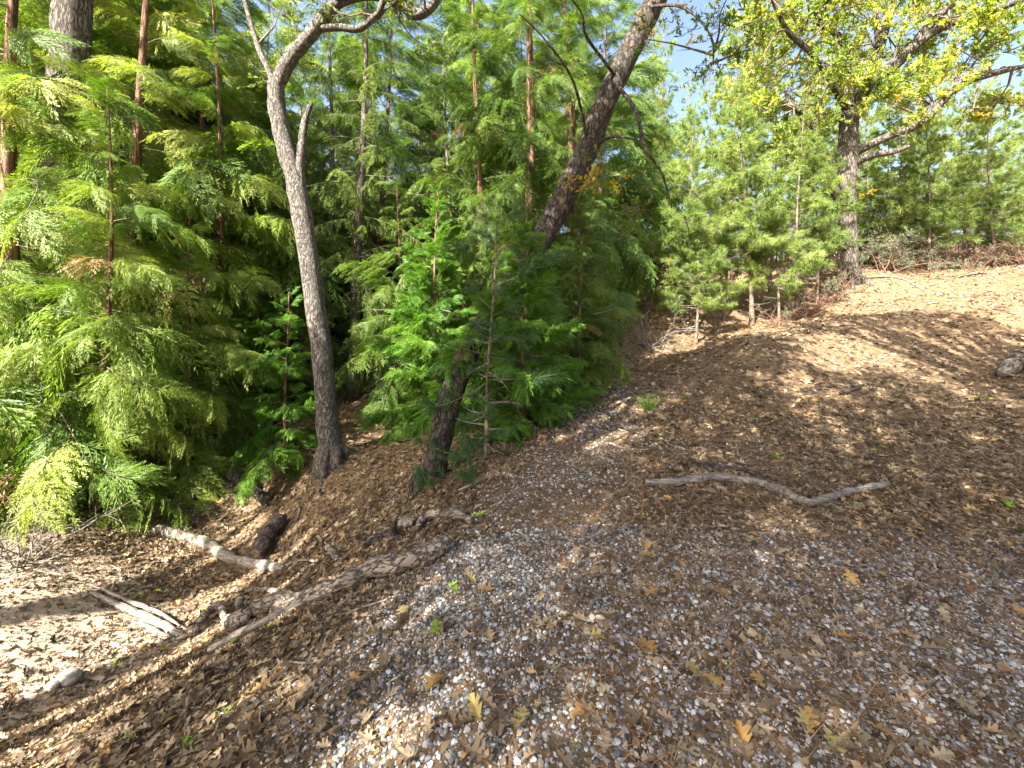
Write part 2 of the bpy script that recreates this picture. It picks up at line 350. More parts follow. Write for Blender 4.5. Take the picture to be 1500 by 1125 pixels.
HALF = [(0, 0), (.015, .10), (.14, .17), (.06, .28), (.25, .38), (.30, .46), (.09, .50), (.27, .66), (.25, .74), (.08, .74), (.13, .90), (0, 1)]
def leaf_proto(seed, simple=False, curl=.3):
    r = np.random.default_rng(seed)
    half = [(0, 0), (.13, .17), (.06, .28), (.27, .42), (.09, .52), (.24, .70), (.06, .78), (0, 1)] if simple else HALF
    V = []; T = []; c1 = r.uniform(-.2, 1)*curl*2.2; c2 = r.uniform(-1, 1)*curl; tw = r.uniform(-.5, .5)*curl
    def pt(x, y):
        return (x, y-.5, c1*abs(x)*1.1+c2*((y-.5)**2)*1.2+tw*x*(y-.5)*2+r.uniform(-.02, .02))
    for sgn in (-1, 1):
        row = []; j = r.uniform(.8, 1.15)
        for (x, y) in half:
            row.append((len(V), len(V)+1)); V.append(pt(0, y)); V.append(pt(sgn*x*j*r.uniform(.85, 1.1), y+(.05*r.uniform(-1, 1) if 0 < y < 1 else 0)))
        for a, b in zip(row[:-1], row[1:]):
            T.append((a[0], a[1], b[1])); T.append((a[0], b[1], b[0]))
    V = np.array(V); T = np.array(T)
    T = T[[len({tuple(np.round(V[i], 6)) for i in t}) == 3 for t in T]]
    # weld the midrib so the leaf is one island
    key = {}; mp = np.zeros(len(V), int); out = []
    for i, v in enumerate(V):
        k = (round(v[0], 4), round(v[1], 4)) if abs(v[0]) < 1e-6 else ('s', i)
        if k not in key: key[k] = len(out); out.append(v)
        mp[i] = key[k]
    T = mp[T]; T = T[(T[:, 0] != T[:, 1]) & (T[:, 1] != T[:, 2]) & (T[:, 0] != T[:, 2])]
    return np.array(out), T
LEAVES = [leaf_proto(i, False, .25+.06*i) for i in range(12)]
LEAVES_S = [leaf_proto(50+i, True, .4) for i in range(6)]
def leaf_fan(seed):
    r = np.random.default_rng(seed); n = 9
    a = np.linspace(0, 2*np.pi, n, endpoint=False)+r.uniform(-.15, .15, n); R = np.where(np.arange(n) % 2, .5, .27)*r.uniform(.8, 1.15, n)
    V = np.stack([R*np.cos(a)*.75, R*np.sin(a), r.uniform(-.1, .16, n)], 1); V = np.concatenate([V, [[0, 0, 0]]])
    return V, np.array([(n, i, (i+1) % n) for i in range(n)])
LEAVES_F = [leaf_fan(i) for i in range(8)]
def frag_proto(seed):
    r = np.random.default_rng(seed); n = 5
    a = np.sort(r.uniform(0, 2*np.pi, n)); R = r.uniform(.3, .6, n)
    V = np.stack([R*np.cos(a), .6*R*np.sin(a), r.uniform(-.15, .2, n)], 1)
    return V, np.array([(0, 1, 2), (0, 2, 3), (0, 3, 4)])
FRAGS = [frag_proto(i) for i in range(6)]
def ico():
    p = (1+5**.5)/2
    v = np.array([(-1, p, 0), (1, p, 0), (-1, -p, 0), (1, -p, 0), (0, -1, p), (0, 1, p), (0, -1, -p), (0, 1, -p), (p, 0, -1), (p, 0, 1), (-p, 0, -1), (-p, 0, 1)], float)
    f = np.array([(0,11,5),(0,5,1),(0,1,7),(0,7,10),(0,10,11),(1,5,9),(5,11,4),(11,10,2),(10,7,6),(7,1,8),(3,9,4),(3,4,2),(3,2,6),(3,6,8),(3,8,9),(4,9,5),(2,4,11),(6,2,10),(8,6,7),(9,8,1)])
    return v/np.linalg.norm(v, axis=1, keepdims=True), f
def stone_proto(seed):
    r = np.random.default_rng(seed); v, f = ico()
    v = v*(1+r.uniform(-.28, .22, (12, 1)))*np.array([1, r.uniform(.6, .95), r.uniform(.42, .7)])*.5
    return v, f
STONES = [stone_proto(i) for i in range(12)]

def in_view(x, y, m=1.15):
    z = height(x, y)
    px = x/np.maximum(y, .1)*FPX; py = (EYE-z)/np.maximum(y, .1)*FPX
    return (y > .9) & (np.abs(px) < 750*m+60) & (py < 760)
def sample(n, x0, x1, y0, y1):
    return RNG.uniform(x0, x1, n), RNG.uniform(y0, y1, n)

def do_scatter():
    # crushed stone, dense near, sparser away
    xs, ys = [], []
    for (n, y0, y1) in ((135000, 1.0, 3.2), (110000, 3.2, 7.0)):
        wv = 1.25*y1+.6
        x, y = sample(n, -wv, wv, y0, y1); g = gravel(x, y)
        k = in_view(x, y) & (RNG.random(n) < g**1.15*1.15)
        xs.append(x[k]); ys.append(y[k])
    x = np.concatenate(xs); y = np.concatenate(ys)
    s = np.clip(RNG.lognormal(math.log(.0118), .48, len(x)), .005, .034)
    s = s*np.clip(.75+.14*y, 1, 1.5)
    pos = np.stack([x, y, height(x, y)+s*RNG.uniform(-.05, .22, len(s))], 1)
    print('stones', len(x))
    me = scatter_mesh('gravel', STONES, pos, normals(x, y), s, [M['stone']], tilt=.35)
    tag(link('gravel', me), 'loose grey and white crushed stone strewn along the track', 'gravel', kind='stuff')
    # whole leaves near
    VX = []
    x, y = sample(64000, -5.5, 6.5, 1.0, 6.0); g = gravel(x, y)
    k = in_view(x, y) & (RNG.random(len(x)) < np.clip(1.05-1.5*g, .06, 1)*.95*np.clip(1.25-.04*y, 0, 1)*(1-.75*bank(x, y))*np.clip(.72+.5*np.sin(2.6*x+1.4*np.sin(2.1*y))*np.sin(2.9*y+1.2*np.sin(1.8*x)), .25, 1))
    x, y = x[k], y[k]; s = np.clip(np.where(RNG.random(len(x)) < .12, RNG.normal(.085, .015, len(x)), RNG.normal(.05, .017, len(x))), .025, .12)
    pos = np.stack([x, y, height(x, y)+RNG.uniform(.004, .022, len(x))], 1); print('leaves near', len(x))
    me = scatter_mesh('leaf_litter', LEAVES, pos, normals(x, y), s, [M['litter']], tilt=.28)
    tag(link('leaf_litter', me), 'thick litter of dry brown oak leaves on the slopes', 'leaf litter', kind='stuff')
    # leaves further off
    x, y = sample(90000, -18, 22, 5.0, 21.0)
    k = in_view(x, y) & (RNG.random(len(x)) < np.clip(1.1-.045*y, .25, 1)*(1-.9*gravel(x, y)))
    x, y = x[k], y[k]; s = np.clip(RNG.normal(.075, .025, len(x)), .04, .14)*(1+.02*y)
    pos = np.stack([x, y, height(x, y)+RNG.uniform(.006, .03, len(x))], 1); print('leaves far', len(x))
    me = scatter_mesh('far_leaf_litter', LEAVES_F, pos, normals(x, y), s, [M['litter']], tilt=.35)
    tag(link('leaf_litter', me), 'dry brown leaf litter on the mound and below the far trees', 'leaf litter', kind='stuff')
    # broken bits
    x, y = sample(110000, -6, 7, .9, 7.0); g = gravel(x, y)
    k = in_view(x, y) & (RNG.random(len(x)) < np.clip(1.1-.95*g, .1, 1)*np.clip(1.5-.14*y, .2, 1)*(1-.6*bank(x, y)))
    x, y = x[k], y[k]; s = RNG.uniform(.018, .06, len(x))
    pos = np.stack([x, y, height(x, y)+RNG.uniform(.002, .014, len(x))], 1); print('bits', len(x))
    me = scatter_mesh('leaf_crumbs', FRAGS, pos, normals(x, y), s, [M['litter']], tilt=.4)
    tag(link('leaf_crumbs', me), 'broken brown leaf crumbs between the stones and leaves', 'leaf litter', kind='stuff')
    # dry needles
    V = []
    x, y = sample(46000, -5, 7, .9, 6.5)
    k = in_view(x, y) & (RNG.random(len(x)) < (.12+.75*(x > .2)*np.clip(1.2-.1*y, 0, 1)*(.4+.6*np.abs(np.sin(1.7*x+1.3*y)))))
    x, y = x[k], y[k]; s = RNG.uniform(.09, .2, len(x)); print('needles', len(x))
    nd = (np.array([(-.5, -.009, 0), (-.5, .009, 0), (0, .009, .03), (0, -.009, .03), (.5, .004, 0), (.5, -.004, 0)]), np.array([(0, 1, 2), (0, 2, 3), (3, 2, 4), (3, 4, 5)]))
    nd2 = (nd[0]*np.array([1, 1, 1])+np.array([(0, .06, 0), (0, .06, 0), (0, 0, 0), (0, 0, 0), (0, .09, 0), (0, .09, 0)]), nd[1])
    pos = np.stack([x, y, height(x, y)+RNG.uniform(.008, .022, len(x))], 1)
    me = scatter_mesh('pine_needle_litter', [nd, nd2], pos, normals(x, y), s, [M['needle']], tilt=.07)
    tag(link('pine_needle_litter', me), 'fallen reddish pine needles lying over the gravel and leaves', 'needle litter', kind='stuff')
do_scatter()

# ------------------------------------------------------------------ foliage pieces (shared meshes)
def kite(mb, p, d, nrm, L, w, m=0):
    s = d.cross(nrm).normalized()*w
    mb.quad(p, p+d*L*.45+s, p+d*L, p+d*L*.45-s, m)
def rot(v, axis, ang): return Matrix.Rotation(ang, 3, axis) @ v
def rv(a): return Vector((random.uniform(-a, a), random.uniform(-a, a), random.uniform(-a, a)))

def cedar_bough(seed, L=1.5, mat_leaf='cedar', droop=.5, nsec=26, dense=1.0, wide=.0068, hang=.55):
    random.seed(seed); mb = MB(); ax = []
    wig = random.uniform(-.15, .15)
    for i in range(13):
        s = i/12; ax.append(Vector((L*s, L*wig*math.sin(3*s), L*(.18*s-droop*s*s))))
    mb.tube(ax, [.011*(1-.85*i/12) for i in range(13)], 4, 1, cap=False)
    for k in range(nsec):
        s = .22+.78*(k+random.uniform(0, .8))/nsec; s = min(s, .99)
        i = min(int(s*12), 11); p = ax[i].lerp(ax[i+1], s*12-i); t = (ax[i+1]-ax[i]).normalized()
        side = 1 if k % 2 else -1
        up = t.cross(Vector((0, 1, 0))).normalized(); up = -up if up.z < 0 else up
        d = rot(t, up, side*math.radians(random.uniform(30, 62)))
        tilt = rot(rot(up, t, random.gauss(0, .55)), d, random.gauss(0, .55))
        d = (d+Vector((0, 0, random.uniform(-.6, .25)))).normalized()
        l2 = L*.44*(1-.5*s)*(.5+.5*min(1, s*4))*random.uniform(.7, 1.15)
        nt_ = max(5, int(13*dense*l2/(L*.3)))
        for q in range(nt_+1):
            u = (q+.4)/(nt_+1); pp = p+d*l2*u+Vector((0, 0, -hang*u*u*l2)); dd = (d+Vector((0, 0, -1.2*hang*u))).normalized()
            ss = 1 if q % 2 else -1
            d3 = dd if q == nt_ else rot(dd, tilt, ss*math.radians(random.uniform(28, 48)))
            d3 = (d3+Vector((0, 0, random.uniform(-.45, .02)))).normalized()
            l3 = l2*.34*(1-.5*u)*random.uniform(.8, 1.25)+.04
            nl = max(4, int(l3/.016*dense))
            kite(mb, pp, d3, tilt, l3, wide*.7)
            for z in range(nl):
                f = (z+.3)/nl; p4 = pp+d3*l3*f+Vector((0, 0, -.2*f*f*l3)); s4 = 1 if z % 2 else -1
                d4 = d3 if z == nl-1 else rot(d3, tilt, s4*math.radians(random.uniform(20, 42)))
                d4 = (d4+rv(.12)).normalized()
                kite(mb, p4, d4, (tilt+rv(.3)).normalized(), random.uniform(.04, .085)*(1-.3*f), wide*random.uniform(.7, 1.2))
    return mb.mesh('cedar_bough', [M[mat_leaf], M['twig']])

def pine_bough(seed, L=.9, mat_leaf='pine', ntuft=11, nneed=60, nl=.18, w=.006):
    random.seed(seed); mb = MB(); ax = [Vector((L*i/6, 0, L*(.05*i/6+.22*(i/6)**2))) for i in range(7)]
    mb.tube(ax, [.010*(1-.6*i/6) for i in range(7)], 4, 1, cap=False)
    tips = [(ax[-1], (ax[-1]-ax[-2]).normalized())]
    for k in range(ntuft-1):
        s = random.uniform(.3, .95); i = min(int(s*6), 5); p = ax[i].lerp(ax[i+1], s*6-i)
        d = Vector((.7, (1 if k % 2 else -1)*random.uniform(.4, 1), random.uniform(0, .6))).normalized(); l = L*random.uniform(.15, .4)
        e = p+d*l; mb.tube([p, e], [.006, .004], 3, 1, cap=False); tips.append((e, d))
    for (p, d) in tips:
        for q in range(nneed):
            b = p-d*random.uniform(0, .13)
            n = (d*random.uniform(.1, 1.0)+rv(1).normalized()*random.uniform(.4, .9)).normalized()
            l = nl*random.uniform(.7, 1.15); s = n.cross(rv(1)).normalized()*w
            mid = b+n*l*.6+Vector((0, 0, .0)); tip = b+n*l+Vector((0, 0, -.03*random.random()))
            mb.tri(b-s, b+s, tip, 0)
    return mb.mesh('pine_bough', [M[mat_leaf], M['twig']])

def fir_bough(seed, L=1.6):
    random.seed(seed); mb = MB(); ax = [Vector((L*i/8, 0, L*(.12*i/8-.30*(i/8)**2))) for i in range(9)]
    mb.tube(ax, [.012*(1-.8*i/8) for i in range(9)], 4, 1, cap=False)
    for k in range(44):
        s = random.uniform(.08, .99); i = min(int(s*8), 7); p = ax[i].lerp(ax[i+1], s*8-i)
        side = random.choice((-1, 1)); l = random.uniform(.25, .6)*(1-.4*s)
        prev = p
        d = Vector((.5, side*random.uniform(.2, .9), -.1)).normalized()
        n = 9
        for q in range(n):
            d = (d+Vector((0, 0, -.28))).normalized(); e = prev+d*l/n
            for z in range(7):
                nd = (d*.5+rv(1).normalized()*.8).normalized(); b = prev.lerp(e, z/7); sv = nd.cross(rv(1)).normalized()*.0065
                mb.tri(b-sv, b+sv, b+nd*random.uniform(.035, .06))
            prev = e
    return mb.mesh('fir_bough', [M['fir'], M['twig']])

def oak_cluster(seed, mat_leaf, n=26, R=.38, size=.13):
    random.seed(seed); mb = MB()
    tips = []
    for k in range(5):
        d = Vector((random.uniform(.2, 1), random.uniform(-.8, .8), random.uniform(-.4, .6))).normalized()
        e = d*R*random.uniform(.6, 1.2); mb.tube([(0, 0, 0), tuple(e*.5+rv(.04)), tuple(e)], [.006, .004, .002], 3, 1, cap=False); tips.append((e, d))
    for q in range(n):
        e, d = random.choice(tips); p = e*random.uniform(.35, 1.05)
        yd = (d*.6+rv(1)).normalized(); nz = (Vector((0, 0, 1))+rv(.75)).normalized()
        xd = yd.cross(nz).normalized(); nz = xd.cross(yd)
        pv, pt = random.choice(LEAVES_S); s = size*random.uniform(.6, 1.15)
        b = len(mb.v)
        for v in pv:
            mb.v.append(tuple(p+(xd*v[0]+yd*(v[1]+.5)+nz*v[2]*.8)*s))
        for t in pt: mb.f.append(tuple(int(b+i) for i in t)); mb.m.append(0)
    return mb.mesh('oak_leaf_spray', [M[mat_leaf], M['twig']])

BOUGH = {
 'cedar': [cedar_bough(100+i, 1.5, 'cedar', .34+.09*i) for i in range(4)],
 'fresh': [cedar_bough(200+i, 1.0, 'cedar_fresh', .12+.08*i, 24, 1.0, .0075, .2) for i in range(3)],
 'dark': [cedar_bough(300+i, 1.4, 'cedar_dark', .35+.1*i, 25) for i in range(3)],
 'dead': [cedar_bough(350+i, 1.1, 'cedar_dead', .5, 12, .7, .006, .8) for i in range(2)],
 'pine': [pine_bough(400+i) for i in range(4)],
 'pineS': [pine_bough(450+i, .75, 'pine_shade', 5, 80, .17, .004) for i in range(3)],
 'fir': [fir_bough(500+i) for i in range(3)],
 'oakY': [oak_cluster(600+i, 'oak_yellow', 46, .5, .16) for i in range(4)],
 'oakG': [oak_cluster(620+i, 'oak_green', 24, .40, .13) for i in range(4)],
 'oakN': [oak_cluster(630+i, 'oak_gold', 22, .40, .14) for i in range(3)],
 'shrub': [oak_cluster(650+i, 'shrub', 40, .30, .05) for i in range(3)],
}
def put(kind, parent, pos, az, pitch, sc, name, roll=0.0):
    o = link(name, random.choice(BOUGH[kind]), parent)
    o.matrix_local = Matrix.Translation(pos) @ Matrix.Rotation(az, 4, 'Z') @ Matrix.Rotation(-pitch, 4, 'Y') @ Matrix.Rotation(roll, 4, 'X') @ Matrix.Scale(sc, 4)
    return o
def path_at(pts, s):
    f = s*(len(pts)-1); i = min(int(f), len(pts)-2); return pts[i].lerp(pts[i+1], f-i)

# ------------------------------------------------------------------ trees
def conifer(name, label, base, H, r, seed, kind, bname, n, bl, lo=.08, lean=(0, 0), bark='bark_cedar', group=None,
            low_pitch=-.35, top_pitch=.7, az_bias=None, taper=.8, shape=None, dead=30, skip=None, bias=1.25):
    """straight stemmed tree: trunk, crown of bare twigs, boughs on the crown"""
    random.seed(seed); base = Vector(base)
    t = empty(name, base); tag(t, label, 'tree', group)
    mb = MB(); pts = []; k = 12
    for i in range(k+1):
        s = i/k; pts.append(Vector((lean[0]*H*s+.01*H*math.sin(5*s+seed), lean[1]*H*s+.008*H*math.cos(4*s+seed), H*s-.15*(i == 0))))
    rad = [max(.012, r*(1-.93*(i/k)**taper)) for i in range(k+1)]; rad[0] = r*1.35
    mb.tube(*smooth_path(pts, rad, 2), 10 if r > .06 else 6, 0, .07)
    link('trunk', mb.mesh('trunk', [M[bark]]), t)
    mb = MB()
    for q in range(dead):
        s = random.uniform(.04, .55); p = path_at(pts, s); a = random.uniform(0, 6.28); l = random.uniform(.25, .9)*bl*.8
        e = p+Vector((math.cos(a)*l, math.sin(a)*l, random.uniform(-.3, .15)*l)); m_ = p.lerp(e, .5)+rv(.06*l)
        mb.tube([p, m_, e], [.012, .008, .003], 4, 0, cap=False)
        for z in range(2):
            c = m_.lerp(e, random.random()); mb.tube([c, c+rv(.25*l)], [.005, .002], 3, 0, cap=False)
    if dead == 0: mb.tube([pts[-2], pts[-1]+Vector((0, 0, .1))], [.015, .004], 4)
    cr = link('crown', mb.mesh('crown', [M['twig' if dead == 0 else 'dead']]), t)
    gold = 2.399963
    for q in range(n):
        s = lo+(1-lo)*((q+random.random())/n)**bias
        p = path_at(pts, min(s, .995)); a = q*gold+random.uniform(-.4, .4)
        if az_bias is not None and random.random() < az_bias[1]: a = az_bias[0]+random.gauss(0, .9)
        u = (s-lo)/(1-lo)
        prof = shape(u) if shape else (1-.82*u)*(.75+.25*min(1, u*6))
        sc = bl*prof*random.choice((.6, .8, .95, 1.05, 1.3))*random.uniform(.9, 1.1)
        if skip and skip(base+p, a, sc): continue
        kk = 'dead' if bname == 'bough' and kind in ('cedar', 'dark') and u < .6 and random.random() < .07 else kind
        put(kk, cr, p, a, low_pitch*(1-u)+top_pitch*u+random.gauss(0, .24), max(.22, sc), bname, random.gauss(0, .42))
    return t

def oak(name, label, base, limbs, bark, seed, kind, ncl, csize, spread=1.0, seg=12, group=None, leafsel=None, twign=None, rise=.3, name_leaf='leaf_spray', extra=None):
    """limbs: list of (points, radii) in world space, the first is the trunk; branchlets and leaf sprays grow from limbs[1:]"""
    random.seed(seed); base = Vector(base); t = empty(name, base); tag(t, label, 'tree', group)
    mb = MB(); sp = []
    for j, (pts, rad) in enumerate(limbs):
        pp, rr = smooth_path([Vector(p)-base for p in pts], rad, 5)
        if j == 0: rr[0] *= 1.5; rr[1] *= 1.22; rr[2] *= 1.1
        mb.tube(pp, rr, seg if j == 0 else 8, 0, .09); sp.append((pp, rr))
    r_b = limbs[0][1][0]
    for k in range(6):
        a = k*1.05+random.uniform(-.3, .3); l = r_b*random.uniform(2.0, 3.4); q = [Vector((0, 0, r_b*1.6)), Vector((math.cos(a)*r_b*1.05, math.sin(a)*r_b*1.05, r_b*.7))]
        for f in (.6, 1.0):
            x_, y_ = math.cos(a+.2)*l*f, math.sin(a+.2)*l*f; q.append(Vector((x_, y_, hz(base.x+x_, base.y+y_)-base.z+r_b*(.18-.3*f))))
        pp, rr = smooth_path(q, [r_b*.5, r_b*.42, r_b*.28, r_b*.12], 4); mb.tube(pp, rr, 8, 0, .1)
    link('trunk', mb.mesh('trunk', [M[bark]]), t)
    mb = MB(); tips = []
    src = leafsel if leafsel is not None else range(1, len(limbs))
    src = list(src)
    for q in range(twign or ncl//2):
        pp, rr = sp[random.choice(src)]; s = random.uniform(.25, 1); p = path_at(pp, s)
        d = (rv(1).normalized()+Vector((0, 0, rise))).normalized(); l = random.uniform(.5, 1.5)*spread
        a = p; r0 = .022*spread
        for z in range(4):
            d = (d+rv(.45)+Vector((0, 0, -.05))).normalized(); b = a+d*l/4
            mb.tube([a, b], [r0*(1-z*.22), r0*(1-(z+1)*.22)], 4, 0, cap=False)
            if z: tips.append((b, d))
            if random.random() < .6:
                e = b+(d+rv(.9)).normalized()*l*.3; mb.tube([b, e], [r0*.4, r0*.15], 3, 0, cap=False); tips.append((e, d))
            a = b
    cr = link('crown', mb.mesh('crown', [M['twig']]), t)
    for q in range(ncl):
        p, d = random.choice(tips)
        put(kind, cr, p+rv(.1), math.atan2(d.y, d.x)+random.uniform(-.6, .6), random.uniform(-.5, .6), csize*random.uniform(.7, 1.25), name_leaf, random.uniform(-.5, .5))
    for (k2, p, sc) in (extra or []):
        put(k2, cr, Vector(p)-base, random.uniform(0, 6.28), random.uniform(-.3, .3), sc, name_leaf)
    return t

# --- grey oak standing in the gully, with the stub and the arching limbs
b = G(488, 676)
Yo = b.y
def W(px, py, dY=0): return P(px, py, Yo+dY)
oak('oak_tree', 'slender grey-barked oak with broken side stub, rising from the gully bottom', b,
    [([b-Vector((0, 0, .15)), W(478, 600), W(470, 500), W(452, 380), W(436, 280), W(418, 215), W(406, 160), W(404, 120)], [.19, .165, .155, .15, .15, .13, .125, .12]),
     ([W(404, 135), W(412, 110), W(430, 80), W(455, 50), W(478, 22), W(500, 2, .1), W(540, -8, .2), W(585, 2, .3), W(608, 22, .3), W(636, 5, .3), W(655, -40, .3), W(650, -160)], [.10, .115, .11, .105, .10, .085, .085, .09, .09, .075, .06, .04]),
     ([W(470, 42), W(495, 40, -.05), W(525, 42, -.1), W(548, 25, -.1), W(560, 5, -.2), W(575, -80, -.4), W(560, -220, -.6)], [.06, .055, .055, .05, .045, .035, .02]),
     ([W(448, 330), W(440, 262), W(442, 215, -.05), W(446, 180, -.05), W(456, 150, -.05)], [.08, .075, .07, .055, .035]),
     ([W(404, 130), W(392, 100, .1), W(375, 60, .3), W(350, -40, .5), W(330, -200, .8)], [.05, .045, .04, .03, .02]),
     ([W(500, 0), W(480, -120, -.3), W(440, -300, -.6), W(420, -480, -.4)], [.08, .07, .05, .03])],
    'bark_oak', 11, 'oakG', 70, .9, 1.0, 12, leafsel=[1, 2, 4, 5, 5], twign=26, rise=.7)

# --- dark leaning oak
b = G(628, 712)
Yl = b.y
def W(px, py, dY=0): return P(px, py, Yl+dY)
oak('leaning_oak', 'dark mossy oak trunk leaning steeply to the right across the cedars', b,
    [([b-Vector((0, 0, .2)), W(650, 620, .1), W(668, 560, .3), W(700, 490, .8), W(745, 420, 1.4), W(795, 345, 1.8), W(830, 280, 2), W(862, 215, 2), W(880, 165, 2), W(915, 90, 2), W(945, 30, 2), W(975, -30, 2), W(1030, -160, 1.5)],
      [.145, .14, .14, .15, .17, .185, .195, .19, .185, .18, .175, .16, .14]),
     ([W(858, 225, 1.9), W(885, 205, 1.7), W(905, 200, 1.5), W(930, 205, 1.3)], [.03, .025, .02, .01]),
     ([W(900, 120, 1.9), W(930, 160, 1.5), W(945, 215, 1.2), W(970, 255, 1.2), W(984, 305, 1.2)], [.035, .03, .025, .018, .008]),
     ([W(950, 10, 1.9), W(1000, 10, 1.2), W(1040, 50, .6), W(1045, 95, .4)], [.03, .022, .014, .007]),
     ([W(1020, -140, 1.5), W(1120, -250, .8), W(1300, -350, .2)], [.10, .07, .04]),
     ([W(1020, -140, 1.5), W(980, -300, .6), W(900, -420, 0)], [.09, .07, .04]),
     ([W(860, 205, 1.9), W(840, 120, 1.5), W(800, 60, 1.2), W(760, 20, 1)], [.03, .02, .014, .006]),
     ([W(905, 115, 1.9), W(860, 55, 1.4), W(850, 15, 1.2), W(800, -40, 1)], [.03, .022, .014, .006])],
    'bark_lean', 12, 'oakG', 95, .8, .9, 12, leafsel=[3, 4, 4, 5, 5], twign=40, rise=.1,
    extra=[('oakG', W(1015+random.uniform(-45, 40), random.uniform(0, 130), .4), .6) for _ in range(12)]
         + [('oakN', W(px, py, 1.1), .6) for px, py in ((838, 272), (850, 268), (875, 262), (885, 258), (890, 285), (905, 262), (870, 275))]
         + [('oakG', W(random.uniform(860, 950), random.uniform(230, 360), random.uniform(1.2, 1.9)), .8) for _ in range(16)]
         + [('oakN', W(random.uniform(940, 1010), random.uniform(10, 70), .9), .5) for _ in range(4)])

# --- big yellowing oak on the far slope
b = G(1246, 408)
Yb = b.y
print('oak depth', Yo, Yl, Yb)
def W(px, py, dY=0): return P(px, py, Yb+dY)
oak('yellow_oak', 'large spreading oak with yellow-green leaves and dark forked limbs on the far slope', b,
    [([b-Vector((0, 0, .3)), W(1246, 370), W(1243, 320), W(1239, 280), W(1240, 240), W(1243, 200), W(1242, 165)], [.27, .23, .25, .31, .33, .31, .29]),
     ([W(1236, 300), W(1222, 268, -.2), W(1212, 238, -.3), W(1197, 205, -.5), W(1186, 182, -.6), W(1165, 150, -.9)], [.25, .22, .17, .15, .13, .07]),
     ([W(1243, 180), W(1256, 150, -.2), W(1275, 120, -.4), W(1310, 95, -.6), W(1340, 65, -.9), W(1365, 32, -1.1), W(1400, 0, -1.4), W(1450, -60, -1.8)], [.28, .25, .22, .2, .17, .15, .12, .08]),
     ([W(1320, 85, -.7), W(1370, 45, -1.2), W(1430, 22, -1.6), W(1490, 2, -2.2), W(1580, -40, -2.6)], [.16, .14, .12, .1, .06]),
     ([W(1248, 225), W(1300, 200, -.5), W(1350, 180, -1), W(1400, 130, -1.5), W(1450, 110, -2), W(1530, 90, -2.5)], [.16, .13, .12, .1, .08, .05]),
     ([W(1238, 170), W(1190, 168, -.6), W(1160, 155, -1)], [.12, .08, .04]),
     ([W(1246, 160), W(1240, 110, .2), W(1235, 60, .4), W(1190, 20, .4), W(1180, -60, .4)], [.2, .15, .12, .09, .05]),
     ([W(1270, 125), W(1288, 70, .3), W(1285, 10, .6), W(1300, -90, .8)], [.2, .16, .12, .07]),
     ([W(1240, 160), W(1200, 90, -1), W(1150, 40, -1.6), W(1120, -40, -2)], [.15, .11, .08, .05]),
     ([W(1250, 240), W(1275, 228, -.4), W(1310, 222, -.7), W(1332, 214, -.9)], [.16, .13, .10, .05]),
     ([W(1290, 70), W(1330, -60, 1), W(1400, -160, 1)], [.14, .1, .05])],
    'bark_dark', 13, 'oakY', 299, 1.6, 1.9, 14, leafsel=[2, 3, 4, 5, 6, 6, 7, 8, 8, 10, 3], twign=110, rise=.15,
    extra=[('oakN', W(1268, 284, -.5), .8), ('oakN', W(1258, 290, -.5), .6), ('oakN', W(1310, 150, -1.2), 1.0), ('oakN', W(1440, 170, -2), .9)])

# --- big furrowed trunk at the far left and red cedar trunks around it
def at(px, Y, py=None):
    x = (px-750)/FPX*Y; return Vector((x, Y, hz(x, Y)))
b = at(62, 8.5)
def W(px, py, dY=0): return P(px, py, 8.5+dY)
oak('pine_tree', 'thick furrowed grey trunk of an old pine half hidden by cedar boughs', b,
    [([b-Vector((0, 0, .2)), W(66, 480), W(80, 330), W(95, 180), W(104, 60), W(110, -50), W(118, -220), W(125, -420)], [.30, .29, .29, .30, .30, .28, .24, .16]),
     ([W(110, -60), W(60, -150, .5), W(0, -200, .8)], [.07, .05, .03]), ([W(116, -200), W(200, -300, .5), W(260, -320, .8)], [.07, .05, .03])],
    'bark_big', 14, 'pine', 60, 1.3, 1.3, 14, twign=30, rise=.5, name_leaf='needle_spray')

def CAM_CLEAR(p, a, sc):
    """no boughs up against the viewpoint, and thin growth before the old pine's trunk"""
    if p.y+math.sin(a)*sc*1.5 < 2.6 and abs(p.x) < 4.5: return True
    for f in (.5, 1.0, 1.5):
        x = p.x+math.cos(a)*sc*f; y = p.y+math.sin(a)*sc*f; z = p.z-.15*sc*f
        if y < 8.3 and 75 < 750+x/max(y, .1)*FPX < 135 and HOR-(z-EYE)/max(y, .1)*FPX < 110: return True
    return False
conifer('incense_cedar', 'red-barked cedar with long drooping sunlit boughs at the gully bank', at(30, 6.6), 12.5, .15, 21, 'cedar', 'bough', 104, 1.5, .03, (.004, .0), az_bias=(-.7, .35), skip=CAM_CLEAR)
conifer('incense_cedar', 'cedar with a bare red trunk section showing between bright boughs', at(208, 9.0), 14, .16, 22, 'cedar', 'bough', 90, 1.5, .05, (.0, .0), az_bias=(-1.3, .3), skip=CAM_CLEAR)
conifer('incense_cedar', 'bushy cedar whose lowest boughs sweep the leaf-covered gully bank', at(150, 6.2), 6.0, .08, 23, 'cedar', 'bough', 58, 1.2, .02, (.01, 0), az_bias=(-1.0, .35), dead=8, skip=CAM_CLEAR)
conifer('incense_cedar', 'feathery pale green cedar left of the grey oak', at(315, 9.5), 10.5, .11, 24, 'cedar', 'bough', 84, 1.3, .03, az_bias=(-1.5, .3))
conifer('incense_cedar', 'young cedar leaning out over the gully', at(270, 7.6), 4.4, .05, 25, 'cedar', 'bough', 48, 1.0, .03, (.05, -.02), dead=5)
conifer('incense_cedar', 'cedar thicket stem behind the furrowed pine trunk', at(-60, 8.0), 12, .14, 26, 'cedar', 'bough', 76, 1.5, .03, az_bias=(-.6, .3), skip=CAM_CLEAR)
